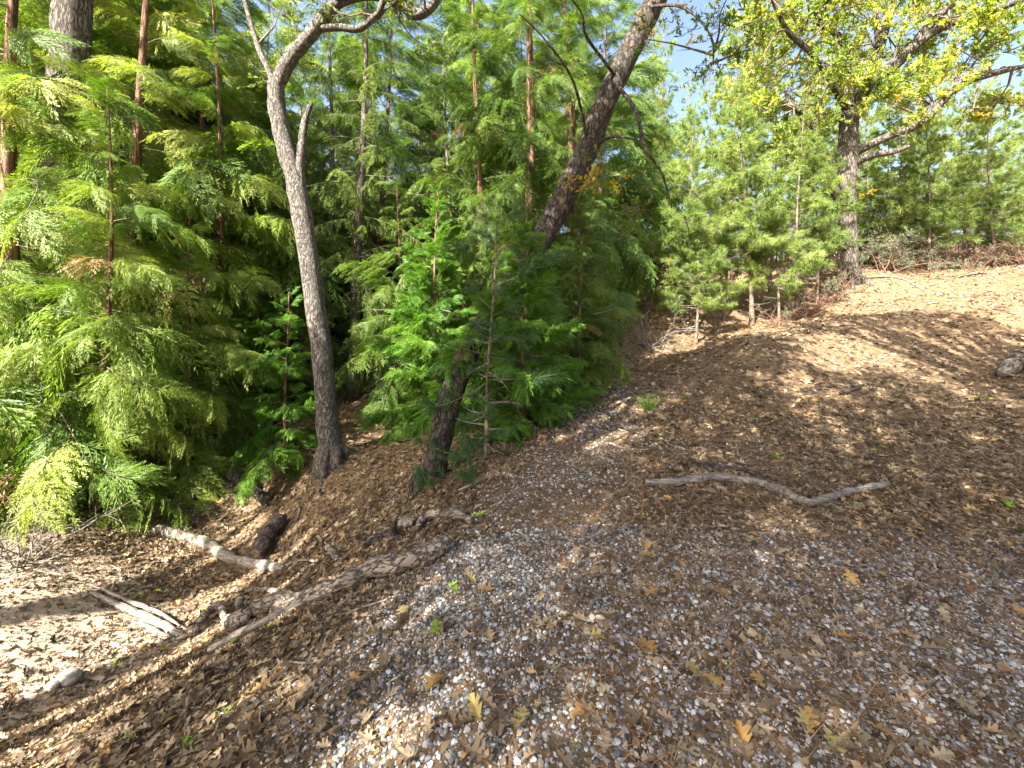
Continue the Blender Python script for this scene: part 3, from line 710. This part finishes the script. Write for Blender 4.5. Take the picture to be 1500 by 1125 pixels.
conifer('incense_cedar', 'tall cedar filling the gap behind the bare red trunk', at(120, 12.0), 15, .17, 27, 'cedar', 'bough', 120, 1.9, .03, dead=6, bias=.9)
conifer('incense_cedar', 'cedar sapling in shade at the foot of the grey oak', at(420, 7.6), 2.9, .04, 28, 'fresh', 'bough', 46, .95, .05, low_pitch=-.1, dead=3)
conifer('incense_cedar', 'small cedar beside the sunny gully slope', at(375, 9.2), 3.2, .04, 29, 'fresh', 'bough', 40, .95, .05, low_pitch=-.05, dead=3)
# centre
conifer('incense_cedar', 'tall dark cedar rising behind the leaning oak', at(768, 8.6), 13, .15, 31, 'dark', 'bough', 140, 1.15, .05, az_bias=(-1.5, .25))
conifer('incense_cedar', 'dark cedar with thin stem left of the leaning oak', at(700, 9.2), 11, .11, 32, 'dark', 'bough', 110, 1.15, .05, az_bias=(-1.6, .3))
conifer('incense_cedar', 'bright green young cedar behind the foot of the leaning oak', at(640, 8.0), 4.3, .06, 33, 'fresh', 'bough', 95, 1.15, .02, low_pitch=.0, top_pitch=1.0, dead=4)
conifer('incense_cedar', 'fresh green cedar crowding the edge of the gravel mound', at(768, 5.9), 2.6, .05, 34, 'fresh', 'bough', 95, 1.0, .02, low_pitch=.0, top_pitch=1.0, dead=4)
conifer('incense_cedar', 'dense low cedar between the leaning oak and the mound', at(850, 7.3), 2.9, .05, 35, 'dark', 'bough', 80, .72, .02, low_pitch=-.05, dead=4)
conifer('incense_cedar', 'dark upright cedar to the right of the leaning trunk', at(838, 8.9), 6.5, .15, 36, 'dark', 'bough', 90, .9, .02, dead=8)
conifer('incense_cedar', 'shaded cedar filling behind the bright young cedar', at(585, 9.5), 5.0, .06, 37, 'dark', 'bough', 60, 1.1, .03, dead=5)
conifer('incense_cedar', 'broad cedar deep behind the leaning oak', at(830, 12.0), 14, .16, 38, 'dark', 'bough', 120, 1.7, .03, dead=6, bias=.9)
# shaded sapling pine with tufts close to the ground
sap = conifer('pine_sapling', 'thin shaded pine sapling with low needle tufts before the leaning oak', G(714, 668), 2.7, .032, 41, 'pineS', 'needle_spray', 44, .85, .0, (.03, .02), 'bark_pine', low_pitch=-.5, top_pitch=.4, dead=26, shape=lambda u: .9-.25*u)
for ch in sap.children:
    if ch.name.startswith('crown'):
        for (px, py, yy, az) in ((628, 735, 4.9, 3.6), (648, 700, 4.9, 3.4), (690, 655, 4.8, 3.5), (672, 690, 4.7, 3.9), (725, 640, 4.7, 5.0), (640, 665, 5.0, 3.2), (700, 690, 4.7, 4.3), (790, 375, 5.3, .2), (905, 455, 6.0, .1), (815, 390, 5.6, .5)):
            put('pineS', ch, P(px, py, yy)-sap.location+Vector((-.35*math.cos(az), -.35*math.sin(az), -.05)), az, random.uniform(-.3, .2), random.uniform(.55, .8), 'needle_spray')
# trunks and hanging firs between the grey oak and the bright cedar
conifer('fir_tree', 'fir with hanging curtain-like foliage and slim straight trunk', at(527, 11.0), 14, .15, 42, 'fir', 'bough', 100, 1.35, .12, bark='bark_big', low_pitch=-.1, top_pitch=.3, dead=30, bias=.95)
conifer('fir_tree', 'grey fir trunk seen just right of the grey oak', at(478, 12.5), 14, .13, 43, 'fir', 'bough', 70, 1.2, .25, bark='bark_big', dead=30)
conifer('fir_tree', 'fir with drooping sprays against the pale sky', at(655, 13.0), 10, .12, 44, 'fir', 'bough', 75, 1.35, .2, bark='bark_big', low_pitch=-.1, dead=24)
conifer('fir_tree', 'low shady fir behind the gully head', at(455, 10.5), 3.0, .05, 45, 'fir', 'bough', 36, .9, .05, bark='bark_big', dead=10)

# --- young pines on the right: thin stems, tufted needles
def pine(label, px, Y, H, seed, n=60, bl=1.0, r=.05, group=None, lo=.31):
    return conifer('young_pine', label, at(px, Y), H, r, seed, 'pine', 'needle_spray', n, bl, lo, (random.uniform(-.04, .04), random.uniform(-.03, .03)), 'bark_pine', group, low_pitch=-.25, top_pitch=.9, dead=10,
                   shape=lambda u: (1-.72*u)*(.8+.2*min(1, u*5)), taper=.9)
pine('tallest young pine of the sunlit thicket, straight pale stem', 1100, 13.6, 7.4, 51, 95, 1.45, .075)
pine('yellow-green pine at the edge of the thicket by the leaning oak', 1008, 13.2, 6.4, 52, 66, 1.3, .06)
pine('bushy young pine between the tallest pine and the yellow oak', 1165, 14.4, 6.6, 53, 66, 1.3, .06)
GP = 'young pines in the sunlit thicket'
for i, (px, Y, H) in enumerate([(955, 15.5, 5.2), (1040, 15.8, 6.0), (1062, 14.0, 3.6), (1128, 16.5, 9.0), (1195, 15.0, 4.2), (1212, 18, 8.0), (980, 18, 8.2), (1075, 19, 10), (1150, 20, 11), (1020, 12.4, 2.2), (1140, 13.4, 2.4), (1190, 17, 5.6)]):
    pine('young pine among the sunlit thicket before the yellow oak', px, Y, H*1.45, 60+i, 52, 1.25, .05, GP)
GP2 = 'pines behind the yellow oak'
for i, (px, Y, H) in enumerate([(1322, 18.5, 6.0), (1365, 17.5, 5.2), (1290, 20, 6.5), (1410, 19, 5.6), (1455, 18, 5.0), (1500, 19, 6.2), (1345, 22, 7.0), (1440, 23, 7.4), (1540, 20, 6.5), (1270, 23, 6.8), (1390, 25, 8), (1580, 17, 5), (1235, 25, 12), (1500, 26, 10), (1320, 29, 12), (1200, 29, 15), (1110, 26, 14), (1010, 26, 9), (1260, 33, 14), (1380, 33, 12), (1450, 31, 12), (1560, 28, 11), (1640, 22, 9), (1090, 33, 16), (950, 30, 13), (1420, 24, 9), (1360, 28, 11)]):
    pine('slim pine with dark stem on the slope behind the yellow oak', px, Y, H*1.35, 80+i, 62, 1.45*max(1, H/8), .06, GP2, .16)

# --- trees deep behind
GB = 'background cedars'
for i, (px, Y, H) in enumerate([(-20, 14, 13), (60, 17, 15), (190, 16, 14), (270, 18, 14), (360, 17, 11), (-120, 20, 16), (700, 17, 15), (800, 20, 15), (880, 16, 12), (930, 24, 12), (610, 24, 19), (540, 27, 20), (440, 25, 18), (500, 19, 15), (665, 18, 14), (330, 26, 16), (200, 26, 16), (235, 13, 12), (330, 14, 11), (60, 24, 17), (-60, 27, 18), (130, 20, 15), (400, 30, 18), (740, 22, 16), (160, 10.8, 13), (300, 11.5, 13), (40, 10.5, 13), (390, 15, 13), (560, 15, 14)]):
    conifer('incense_cedar', ('cedar deep in the wood behind the furrowed old pine trunk' if px < 300 else 'dark cedar deep in the wood behind the leaning oak' if px > 650 else 'cedar beyond the gully head, behind the hanging firs'), at(px, Y), H, .16, 120+i, 'cedar' if px < 400 else 'dark', 'bough', 88, 2.9, .02, (random.uniform(-.02, .02), 0), group=GB+(' behind the old pine' if px < 300 else ' behind the leaning oak' if px > 650 else ' beyond the gully'), dead=6, bias=.8)
GO = 'golden oaks deep in the wood'
for i, (px, Y, H) in enumerate([(560, 20, 6), (600, 17, 5), (480, 21, 6.5), (385, 19, 7), (650, 26, 8), (520, 16, 4.5), (330, 22, 7)]):
    b = at(px, Y); random.seed(200+i)
    top = b+Vector((random.uniform(-.5, .5), 0, H))
    lim = [([b-Vector((0, 0, .2)), b+Vector((.1, 0, H*.3)), b+Vector((-.1, 0, H*.6)), top], [.16, .13, .1, .05])]
    for k in range(5):
        p = b+Vector((0, 0, H*random.uniform(.2, .75))); a = random.uniform(0, 6.28); l = random.uniform(1, 2)
        lim.append(([p, p+Vector((math.cos(a)*l*.6, math.sin(a)*l*.6, l*.4)), p+Vector((math.cos(a)*l, math.sin(a)*l, l*.9))], [.06, .045, .02]))
    oak('oak_tree', 'slight oak with golden autumn leaves deep in the wood', b, lim, 'bark_big', 210+i, 'oakY' if i % 2 else 'oakN', 60, 1.3, 1.4, 7, group=GO, twign=30)

# --- tall unseen oaks added outside the frame, crowns placed to shade track and gully
def shade_oak(label, x, y, c, R, seed, ncl, cs=1.5):
    """trunk at x, y; leafy crown as an ellipsoid round c with radii R"""
    x, y = x+.8, y-1.9; c = Vector(c)+Vector((.8, -1.9, 0))
    b = Vector((x, y, hz(x, y))); random.seed(seed)
    fork = b.lerp(c, .62)+Vector((0, 0, -.2))
    t = empty('oak_tree', b); tag(t, label, 'tree')
    mb = MB(); pp, rr = smooth_path([Vector((0, 0, -.2)), Vector((.1, .05, fork.z*.4)), fork-b], [.3, .22, .17], 5); mb.tube(pp, rr, 10, 0, .08)
    tips = []
    for k in range(12):
        d = rv(1).normalized(); e = c+Vector((d.x*R[0], d.y*R[1], d.z*R[2]))*.8; m_ = fork.lerp(e, .5)+rv(.4)
        pp, rr = smooth_path([fork-b, m_-b, e-b], [.10, .06, .02], 4); mb.tube(pp, rr, 6, 0, .08)
    link('trunk', mb.mesh('trunk', [M['bark_big']]), t)
    mb = MB(); spots = []
    for k in range(ncl):
        while True:
            d = rv(1)
            if .25 < d.length < 1:
                p = c+Vector((d.x*R[0], d.y*R[1], d.z*R[2]))
                if p.y < .2 or p.z > EYE+.74*p.y+.9 or abs(p.x) > 1.25*p.y+1.2: break
        q = p-(p-fork).normalized()*random.uniform(.8, 1.6); mb.tube([q-b, q.lerp(p, .5)+rv(.1)-b, p-b], [.018, .012, .006], 4, 0, cap=False); spots.append(p-b)
    cr = link('crown', mb.mesh('crown', [M['twig']]), t)
    for p in spots: put('oakG', cr, p, random.uniform(0, 6.28), random.uniform(-.5, .5), cs*random.uniform(.7, 1.25), 'leaf_spray')
shade_oak('tall added shade oak on the bank left of the track, behind the viewpoint', -5.2, .2, (-4.6, 1.6, 8.0), (2.6, 2.8, 1.8), 301, 190)
shade_oak('leafy added shade oak overhanging the track from behind', -2.2, -1.4, (-1.6, .9, 8.2), (2.6, 2.6, 1.9), 302, 180)
shade_oak('added shade oak beside the track just behind the viewpoint', 1.2, -2.0, (.6, .6, 8.4), (2.4, 2.4, 1.8), 303, 120)

shade_oak('added shade oak furthest back on the left bank, behind the viewpoint', -6.4, -2.4, (-6.2, -2.0, 8.2), (2.3, 2.0, 1.6), 304, 240)
shade_oak('added shade oak standing at the left verge behind the viewpoint', -2.8, -3.6, (-3.0, -2.2, 8.3), (2.4, 2.0, 1.6), 305, 240)
shade_oak('added shade oak at the right verge behind the viewpoint', .4, -3.8, (-.2, -1.8, 8.5), (2.3, 1.8, 1.6), 306, 192)
shade_oak('added shade oak at the gully edge behind the viewpoint', -7.6, -.6, (-6.9, .6, 8.0), (1.4, 1.6, 1.5), 307, 90)

shade_oak('added shade oak leaning over the gully from its left bank, outside the view', -6.8, 2.0, (-2.7, 4.2, 8.6), (2.5, 1.9, 1.5), 308, 272)

shade_oak('added shade oak right of the track behind the viewpoint', 3.6, -.8, (3.4, 2.6, 9.0), (2.6, 1.8, 1.5), 309, 120)

shade_oak('added shade oak beyond the right verge, outside the view', 6.4, .6, (2.4, 5.3, 9.6), (2.7, 1.5, 1.5), 311, 120)

shade_oak('added shade oak down the gully behind the viewpoint', -8.2, .6, (-7.9, 1.6, 8.0), (1.2, 1.2, 1.3), 310, 80)

shade_oak('thin added shade oak low on the gully bank behind the viewpoint', -9.4, .8, (-9.0, 1.7, 8.0), (1.1, 1.2, 1.3), 312, 90)

# ------------------------------------------------------------------ brush
def brush(name, label, base, seed, H, n, mat_, leaf=None, nleaf=0, lsc=1.0, spread=.7, group=None):
    random.seed(seed); base = Vector(base); t = empty(name, base); tag(t, label, 'shrub', group)
    mb = MB(); tips = []
    for k in range(n):
        a = random.uniform(0, 6.28); d = Vector((math.cos(a)*spread, math.sin(a)*spread, random.uniform(.4, 1))).normalized()
        p = Vector((random.uniform(-.25, .25)*H, random.uniform(-.2, .2)*H, -.05)); l = H*random.uniform(.6, 1.2); r0 = .011*H
        for z in range(5):
            d = (d+rv(.4)).normalized(); e = p+d*l/5; mb.tube([p, e], [r0*(1-z*.17), r0*(1-(z+1)*.17)], 4, 0, cap=False)
            if z > 0:
                for _ in range(2):
                    f = p.lerp(e, random.random()); g = f+(d+rv(1)).normalized()*l*.22; mb.tube([f, g], [r0*.35, r0*.15], 3, 0, cap=False); tips.append(g)
            p = e
    st = link('stems', mb.mesh('stems', [M[mat_]]), t)
    for q in range(nleaf):
        put(leaf, st, random.choice(tips), random.uniform(0, 6.28), random.uniform(0, .9), lsc*random.uniform(.7, 1.2), 'leaf_spray')
brush('dead_shrub', 'tangle of bleached dead twigs under the cedar boughs', at(5, 4.75), 401, .9, 30, 'dead')
brush('dead_shrub', 'grey leafless brush where the pines meet the dark cedars', at(955, 11.5), 402, 1.3, 20, 'dead')
brush('dead_shrub', 'thin bare brush at the foot of the shaded fir', at(560, 11), 403, 1.4, 14, 'dead')
for i, (px, Y, H) in enumerate([(1385, 18, 1.5), (1430, 17.5, 1.4), (1475, 18, 1.6), (1350, 18.5, 1.4), (1520, 17, 1.6), (1400, 20, 2.0), (1330, 20.5, 1.8), (1460, 20.5, 2.2), (1500, 20, 2), (1290, 21, 1.8), (1550, 19, 1.8), (1360, 23, 2.6), (1425, 23, 2.6), (1490, 23, 2.6), (1310, 24, 2.6), (1545, 22, 2.4)]):
    brush('twiggy_bush', 'reddish twiggy bush along the top of the sunlit slope', at(px, Y), 410+i, H, 22, 'redtwig', 'shrub', 14, 1.2, group='reddish bushes on the far slope')
for i, (px, Y, H) in enumerate([(1130, 13.4, 1.0), (1165, 13.8, 1.1), (1185, 14, .9), (1205, 14.8, 1.2)]):
    brush('twiggy_bush', 'low red-stemmed bush below the young pines', at(px, Y), 420+i, H, 18, 'redtwig', 'shrub', 6, 1.0, group='bushes below the young pines')
for i, (px, Y, H) in enumerate([(1222, 15.2, 2.6), (1290, 17, 1.9), (1305, 17.6, 1.6)]):
    brush('manzanita', 'pale green leafy bush beside the yellow oak trunk', at(px, Y), 430+i, H, 10, 'redtwig', 'shrub', 70, 1.5, .45, group='pale bushes round the yellow oak')

for i in range(22):
    px = 930+i*21+random.uniform(-8, 8); Y = random.uniform(19, 27)
    brush('undergrowth_bush', 'leafy undergrowth bush in the shade behind the young pines', at(px, Y), 440+i, random.uniform(2.2, 3.4), 9, 'redtwig', 'shrub', 45, 2.6, .5, group='undergrowth behind the pines')

# ------------------------------------------------------------------ logs and branches
def log(name, label, paths, mt, seed, seg=10, rough=.1, jag=.0, cutm=None, group=None, sink=.35):
    """paths: list of (name, [(px,py)...], [radius px...], lift m): laid on the ground below those pixels"""
    random.seed(seed); top = None; fat = .86
    for j, (pn, px, rp, lift) in enumerate(paths):
        pts = []; rad = []; Y0 = None
        for k, (q, r) in enumerate(zip(px, rp)):
            g = G(q[0], q[1])
            if lift == 'up':
                if Y0 is None: Y0 = g.y
                g = P(q[0], q[1], Y0-.02*k); rr = r/FPX*Y0*fat; pts.append(g)
            else:
                rr = r/FPX*g.y*fat; l = lift[k] if isinstance(lift, (list, tuple)) else lift
                pts.append(g+Vector((0, 0, rr*(1-sink)+l)))
            rad.append(rr)
        if top is None:
            top = sum(pts, Vector())/len(pts); top.z = min(p.z for p in pts)
            Q = (pts[-1]-pts[0]).to_track_quat('Z', 'Y'); Qi = Q.inverted(); holder = None
            if len(paths) > 1:
                holder = empty(name, top); holder.rotation_mode = 'QUATERNION'; holder.rotation_quaternion = Q
                tag(holder, label, 'log' if 'log' in name else 'branch', group)
        pp, rr = smooth_path([Qi @ (p-top) for p in pts], rad, 6)
        ph = random.uniform(0, 6)
        pp = [p+rv(rr[i]*.16) for i, p in enumerate(pp)]; rr = [r*(1+.13*math.sin(i*.9+ph)+random.uniform(-.08, .08)) for i, r in enumerate(rr)]
        mb = MB(); mb.tube(pp, rr, seg, 0, rough, True, 1, max(jag, rr[0]*.25))
        m_ = M[mt[j]] if isinstance(mt, (list, tuple)) and len(mt) > j else M[mt if isinstance(mt, str) else mt[0]]
        me = mb.mesh(pn, [m_, M[cutm or 'cut']])
        if holder is None:
            o = link(name, me); o.location = top; o.rotation_mode = 'QUATERNION'; o.rotation_quaternion = Q; tag(o, label, 'log' if 'log' in name else 'branch', group)
        else: link(pn, me, holder)
log('fallen_log', 'long weathered log with a splintered end and crooked stubs lying on the gully side',
    [('stem', [(330, 918), (352, 920), (372, 905), (405, 893), (450, 886), (500, 868), (545, 850), (590, 838), (630, 824), (653, 808)], [9, 13, 13, 13, 12, 14, 16, 17, 17, 14], 0),
     ('stub', [(358, 915), (354, 898), (350, 878)], [8, 7, 6], 'up'),
     ('stub', [(262, 938), (285, 932), (305, 910), (322, 902), (330, 915)], [5, 6, 6, 6, 6], [0, .02, .06, .07, .02])], 'log', 501, 12, .12, .03, 'dead', sink=-.1)
log('fallen_branch', 'smooth grey bare branch leaning along the weathered log', [('b', [(308, 960), (355, 936), (400, 914), (440, 892), (480, 872), (515, 852), (538, 835)], [6, 7, 7, 6, 6, 5, 4], .03)], 'dead', 502, 8, .06)
log('fallen_log', 'pale split log with frayed fibres at the sunny gully edge',
    [('stem', [(135, 872), (170, 890), (205, 906), (240, 922), (272, 938)], [3, 5, 6, 6, 4], .02), ('splinter', [(150, 872), (195, 893), (235, 908), (262, 925)], [2, 3, 3, 1.5], .06), ('splinter', [(180, 905), (220, 922), (256, 938)], [2, 3.5, 2], .0)], 'dead', 503, 7, .25, .05, 'dead')
log('fallen_log', 'long pale bent log reaching under the short dark log', [('b', [(230, 778), (262, 788), (295, 797), (325, 816), (350, 826), (385, 832), (416, 836)], [8, 8, 8, 9, 8, 8, 5], .0)], ['dead'], 504, 10, .1, .02)
log('fallen_log', 'short thick dark log with sawn end in the gully', [('b', [(379, 826), (388, 808), (402, 790), (414, 771)], [14, 13, 12, 10], .1)], 'log_dark', 505, 14, .07)
log('fallen_log', 'dark log half buried below the grey oak', [('b', [(334, 698), (352, 708), (370, 722), (391, 739)], [9, 10, 10, 8], .0)], 'log_dark', 506, 10, .1, .03)
log('fallen_branch', 'short stick lying by itself in the gully bottom', [('b', [(362, 868), (390, 866), (420, 869)], [4, 4.5, 4], .0)], 'log', 507, 7)
log('fallen_log', 'dark rotting log with upright stub on the gully side', [('stem', [(530, 806), (552, 793), (578, 782)], [7, 8, 7], 0), ('stub', [(577, 788), (576, 775), (580, 757)], [6, 6, 4], 'up')], 'log_dark', 508, 9, .15, .03)
log('fallen_branch', 'forked stub sticking up from the gully floor', [('stem', [(497, 826), (484, 812), (474, 806)], [6, 6, 5], [0, .03, .05]), ('fork', [(478, 812), (473, 800), (471, 790)], [5, 4, 3], 'up')], 'log', 509, 8, .12, .02)
log('fallen_log', 'curved mossy grey log at the top of the gully side', [('b', [(610, 782), (622, 768), (640, 760), (668, 763), (692, 771)], [5, 8, 8, 8, 5], .03)], 'log', 510, 10, .08, .01)
log('fallen_log', 'round sawn chunk of wood beside the curved log', [('b', [(588, 773), (597, 771), (606, 770)], [9, 10, 9], .0)], 'dead', 511, 10, .08)
log('fallen_branch', 'bare grey twig on the leaf slope beyond the curved log', [('b', [(672, 724), (690, 716), (708, 707), (722, 700)], [2.2, 2.6, 2.4, 1.6], .03)], 'dead', 512, 6)
log('fallen_branch', 'thin crooked twig by the tip of the pale bent log', [('b', [(416, 833), (440, 824), (465, 826), (480, 829)], [2, 2, 1.6, 1], .02)], 'dead', 513, 5)
log('fallen_branch', 'long kinked grey branch lying across the track', [('b', [(945, 713), (975, 713), (1010, 709), (1045, 704), (1085, 708), (1122, 716), (1150, 728), (1184, 742), (1205, 737), (1240, 727), (1270, 720), (1300, 714)], [6, 6.2, 6.5, 6.5, 6.5, 7, 7.5, 6.5, 6, 6, 5.5, 5.5], .015)], 'dead', 514, 10, .08, .02)
log('fallen_branch', 'dark stick lying just beyond the long kinked branch', [('b', [(1010, 684), (1045, 688), (1085, 691), (1132, 702)], [4.5, 5, 4.5, 3], .005)], 'log_dark', 515, 8, .1)
log('fallen_branch', 'small white twig standing out of the leaves on the track', [('b', [(1085, 676), (1081, 667), (1078, 656)], [1.4, 1.3, 1], [0, .02, .05])], 'dead', 516, 5)
log('fallen_log', 'grey log with bare twigs at the edge of the mound',
    [('stem', [(1465, 556), (1485, 545), (1510, 538), (1540, 535)], [7, 14, 17, 17], .03), ('twig', [(1468, 552), (1480, 538), (1492, 528)], [2.5, 2.5, 2], .15), ('twig', [(1462, 550), (1480, 556), (1500, 558)], [3, 3, 2], .05)], 'log', 517, 10, .12, .03)
for i, pth in enumerate([[(1185, 573), (1205, 571), (1222, 566)], [(1232, 578), (1250, 573), (1262, 570)], [(1235, 568), (1265, 566)]]):
    log('fallen_branch', 'short dark stick on the shaded top of the mound', [('b', pth, [2.2]*len(pth), .01)], 'log_dark', 520+i, 6, group='sticks on the mound')
for i, pth in enumerate([[(1270, 408), (1300, 407), (1322, 410), (1352, 426)], [(1362, 420), (1400, 408), (1440, 400)], [(1420, 402), (1470, 400)]]):
    log('fallen_branch', 'bleached fallen limb on the sunlit slope below the yellow oak', [('b', pth, [1.5]*len(pth), .02)], 'log', 530+i, 6, group='limbs below the yellow oak')
for i, pth in enumerate([[(1050, 912), (1075, 900), (1086, 893)], [(1240, 928), (1262, 932), (1280, 938)], [(500, 905), (535, 892), (570, 880)], [(870, 915), (800, 905)], [(1060, 775), (1100, 782), (1150, 788)], [(60, 830), (95, 838)], [(150, 825), (178, 838)]]+[[(x_, y_), (x_+l_*math.cos(a_), y_+.5*l_*math.sin(a_)), (x_+l_*1.8*math.cos(a_+.25), y_+.9*l_*math.sin(a_+.25))] for x_, y_, l_, a_ in [(RNG.uniform(60, 1450), RNG.uniform(620, 1090), RNG.uniform(12, 30), RNG.uniform(0, 6.28)) for _ in range(30)]]):
    log('fallen_branch', 'thin dry twig lying among the litter', [('b', pth, [2.2, 2.0, 1.4][:len(pth)], .01)], 'log', 540+i, 5, group='thin twigs in the litter')

# rocks on the sunny bank
def rock(label, px, py, size, seed):
    r = np.random.default_rng(seed); v, f = ico()
    mid = {}; V = [Vector(x) for x in v]; F = []
    def m(a, b_):
        k = (min(a, b_), max(a, b_))
        if k not in mid: mid[k] = len(V); V.append(((V[a]+V[b_])/2).normalized())
        return mid[k]
    for a, b_, c in f:
        x, y, z = m(a, b_), m(b_, c), m(c, a); F += [(a, x, z), (x, b_, y), (z, y, c), (x, y, z)]
    V = [x*(1+r.uniform(-.13, .13)) for x in V]; V = [Vector((x.x, x.y*.8, x.z*.62))*size for x in V]
    o = link('rock', mesh_arrays('rock', V, [tuple(int(i) for i in t) for t in F], [M['rock']])); o.location = G(px, py)+Vector((0, 0, size*.25)); tag(o, label, 'rock')
rock('pale rounded rock on the sunny gully bank', 100, 997, .10, 1)
rock('low pale stone beside the rounded rock', 80, 1004, .06, 2)

# ------------------------------------------------------------------ single leaves, stones and green sprigs
LM = {}
def leaf_obj(px, py, mt, label, group, size, seed, up=.022):
    r = random.Random(seed); k = (mt, r.randrange(9))
    if k not in LM:
        v, t = LEAVES[k[1]]; LM[k] = mesh_arrays('fallen_leaf', v, t, [M[mt]], smooth=False)
    g = G(px, py); n = Vector(normals(np.array([g.x]), np.array([g.y]))[0])+Vector((r.gauss(0, .15), r.gauss(0, .15), 0)); n.normalize()
    o = link('fallen_leaf', LM[k]); q = n.to_track_quat('Z', 'Y')
    o.matrix_world = Matrix.Translation(g+n*up) @ q.to_matrix().to_4x4() @ Matrix.Rotation(r.uniform(0, 6.28), 4, 'Z') @ Matrix.Scale(size, 4)
    tag(o, label, 'leaf', group)
for i, (px, py) in enumerate([(855, 1046), (1185, 1060), (1292, 1078), (1110, 1000), (522, 997), (1085, 1085), (950, 955), (1235, 940), (1045, 1000), (980, 735), (955, 873), (712, 870), (945, 820), (640, 1010), (1245, 850), (1060, 870), (950, 808), (1500, 905), (1330, 935), (385, 1010), (250, 1060)]):
    leaf_obj(px, py, 'orange_leaf', 'orange-tan oak leaf lying flat on the litter', 'orange leaves on the ground', random.uniform(.09, .13), i)
for i, (px, py) in enumerate([(700, 1050), (510, 1025), (1220, 1095), (1290, 845), (1180, 1065), (1425, 752), (1452, 714), (690, 855), (1015, 990), (765, 1065), (615, 775), (590, 900), (870, 940)]):
    leaf_obj(px, py, 'yellow_leaf', 'pale yellow oak leaf lying on the gravel or litter', 'yellow leaves on the ground', random.uniform(.085, .13), 40+i)
for i, (px, py) in enumerate([(662, 865), (672, 872), (642, 928), (1475, 742), (1480, 748), (1295, 660), (1280, 664), (1137, 674), (1122, 731), (968, 640), (1437, 585), (1425, 584), (1452, 586), (693, 762), (705, 760), (180, 978), (172, 972), (240, 953), (395, 925), (345, 945), (275, 935), (205, 875), (230, 870), (1005, 580), (1255, 745)]):
    leaf_obj(px, py, 'green_leaf', 'yellow-green leaf fallen fresh on the ground', 'green leaves on the ground', random.uniform(.075, .11), 70+i, .03)
rr = random.Random(5); cnt = 0
while cnt < 150:
    px = rr.uniform(10, 1490); py = 780+345*rr.random()**.7
    g = G(px, py)
    if g.y > 3.4 or rr.random() < .5*float(gravel(np.array([g.x]), np.array([g.y]))[0]): continue
    leaf_obj(px, py, 'dry_leaf', 'curled dry brown oak leaf on top of the near litter', 'dry leaves near the viewpoint', rr.uniform(.06, .105), 200+cnt, .026); cnt += 1
SM = [mesh_arrays('stone', STONES[i][0], STONES[i][1], [M['stone_big']], smooth=False) for i in range(8)]
cnt = 0
while cnt < 130:
    px = rr.uniform(500, 1495); py = rr.uniform(830, 1120); g = G(px, py)
    if rr.random() > float(gravel(np.array([g.x]), np.array([g.y]))[0])*1.3: continue
    s = rr.uniform(.022, .036); o = link('stone', rr.choice(SM)); o.location = g+Vector((0, 0, s*.16)); o.rotation_euler = (rr.uniform(-.3, .3), rr.uniform(-.3, .3), rr.uniform(0, 6.28)); o.scale = (s, s, s)
    tag(o, 'larger pale stone among the crushed gravel', 'stone', 'larger stones in the gravel'); cnt += 1

def tuft(label, px, py, n, l, seed, w=.003, mt='grass', spread=.8):
    random.seed(seed); mb = MB(); g = G(px, py)
    for k in range(n):
        a = random.uniform(0, 6.28); d = Vector((math.cos(a)*spread*random.random(), math.sin(a)*spread*random.random(), 1)).normalized()
        b_ = Vector((random.uniform(-.25, .25)*l, random.uniform(-.25, .25)*l, -.01)); s = d.cross(rv(1)).normalized()*w; L = l*random.uniform(.5, 1.1)
        m1 = b_+d*L*.55; e = m1+(d+Vector((math.cos(a)*.6, math.sin(a)*.6, -.3)))*L*.45
        mb.quad(b_-s, b_+s, m1+s*.8, m1-s*.8); mb.tri(m1-s*.8, m1+s*.8, e)
    o = link('grass_tuft', mb.mesh('grass_tuft', [M[mt]])); o.location = g; tag(o, label, 'grass')
tuft('bright green pine seedling tuft on the edge of the mound', 948, 600, 130, .30, 1, .004)
for i, (px, py, n, l) in enumerate([(275, 1095, 22, .10), (190, 1085, 16, .08), (330, 1045, 16, .06), (1380, 895, 14, .06), (1265, 922, 10, .04), (260, 1050, 12, .06)]):
    tuft(['narrow blades of grass on the near leaf slope', 'small grass sprig low on the near leaf slope', 'green wisp of grass above the narrow blades', 'tiny green sprig in the needle-strewn gravel', 'smallest green sprig poking through the gravel', 'sparse grass blades between brown leaves on the slope'][i], px, py, n, l, 10+i, .002)
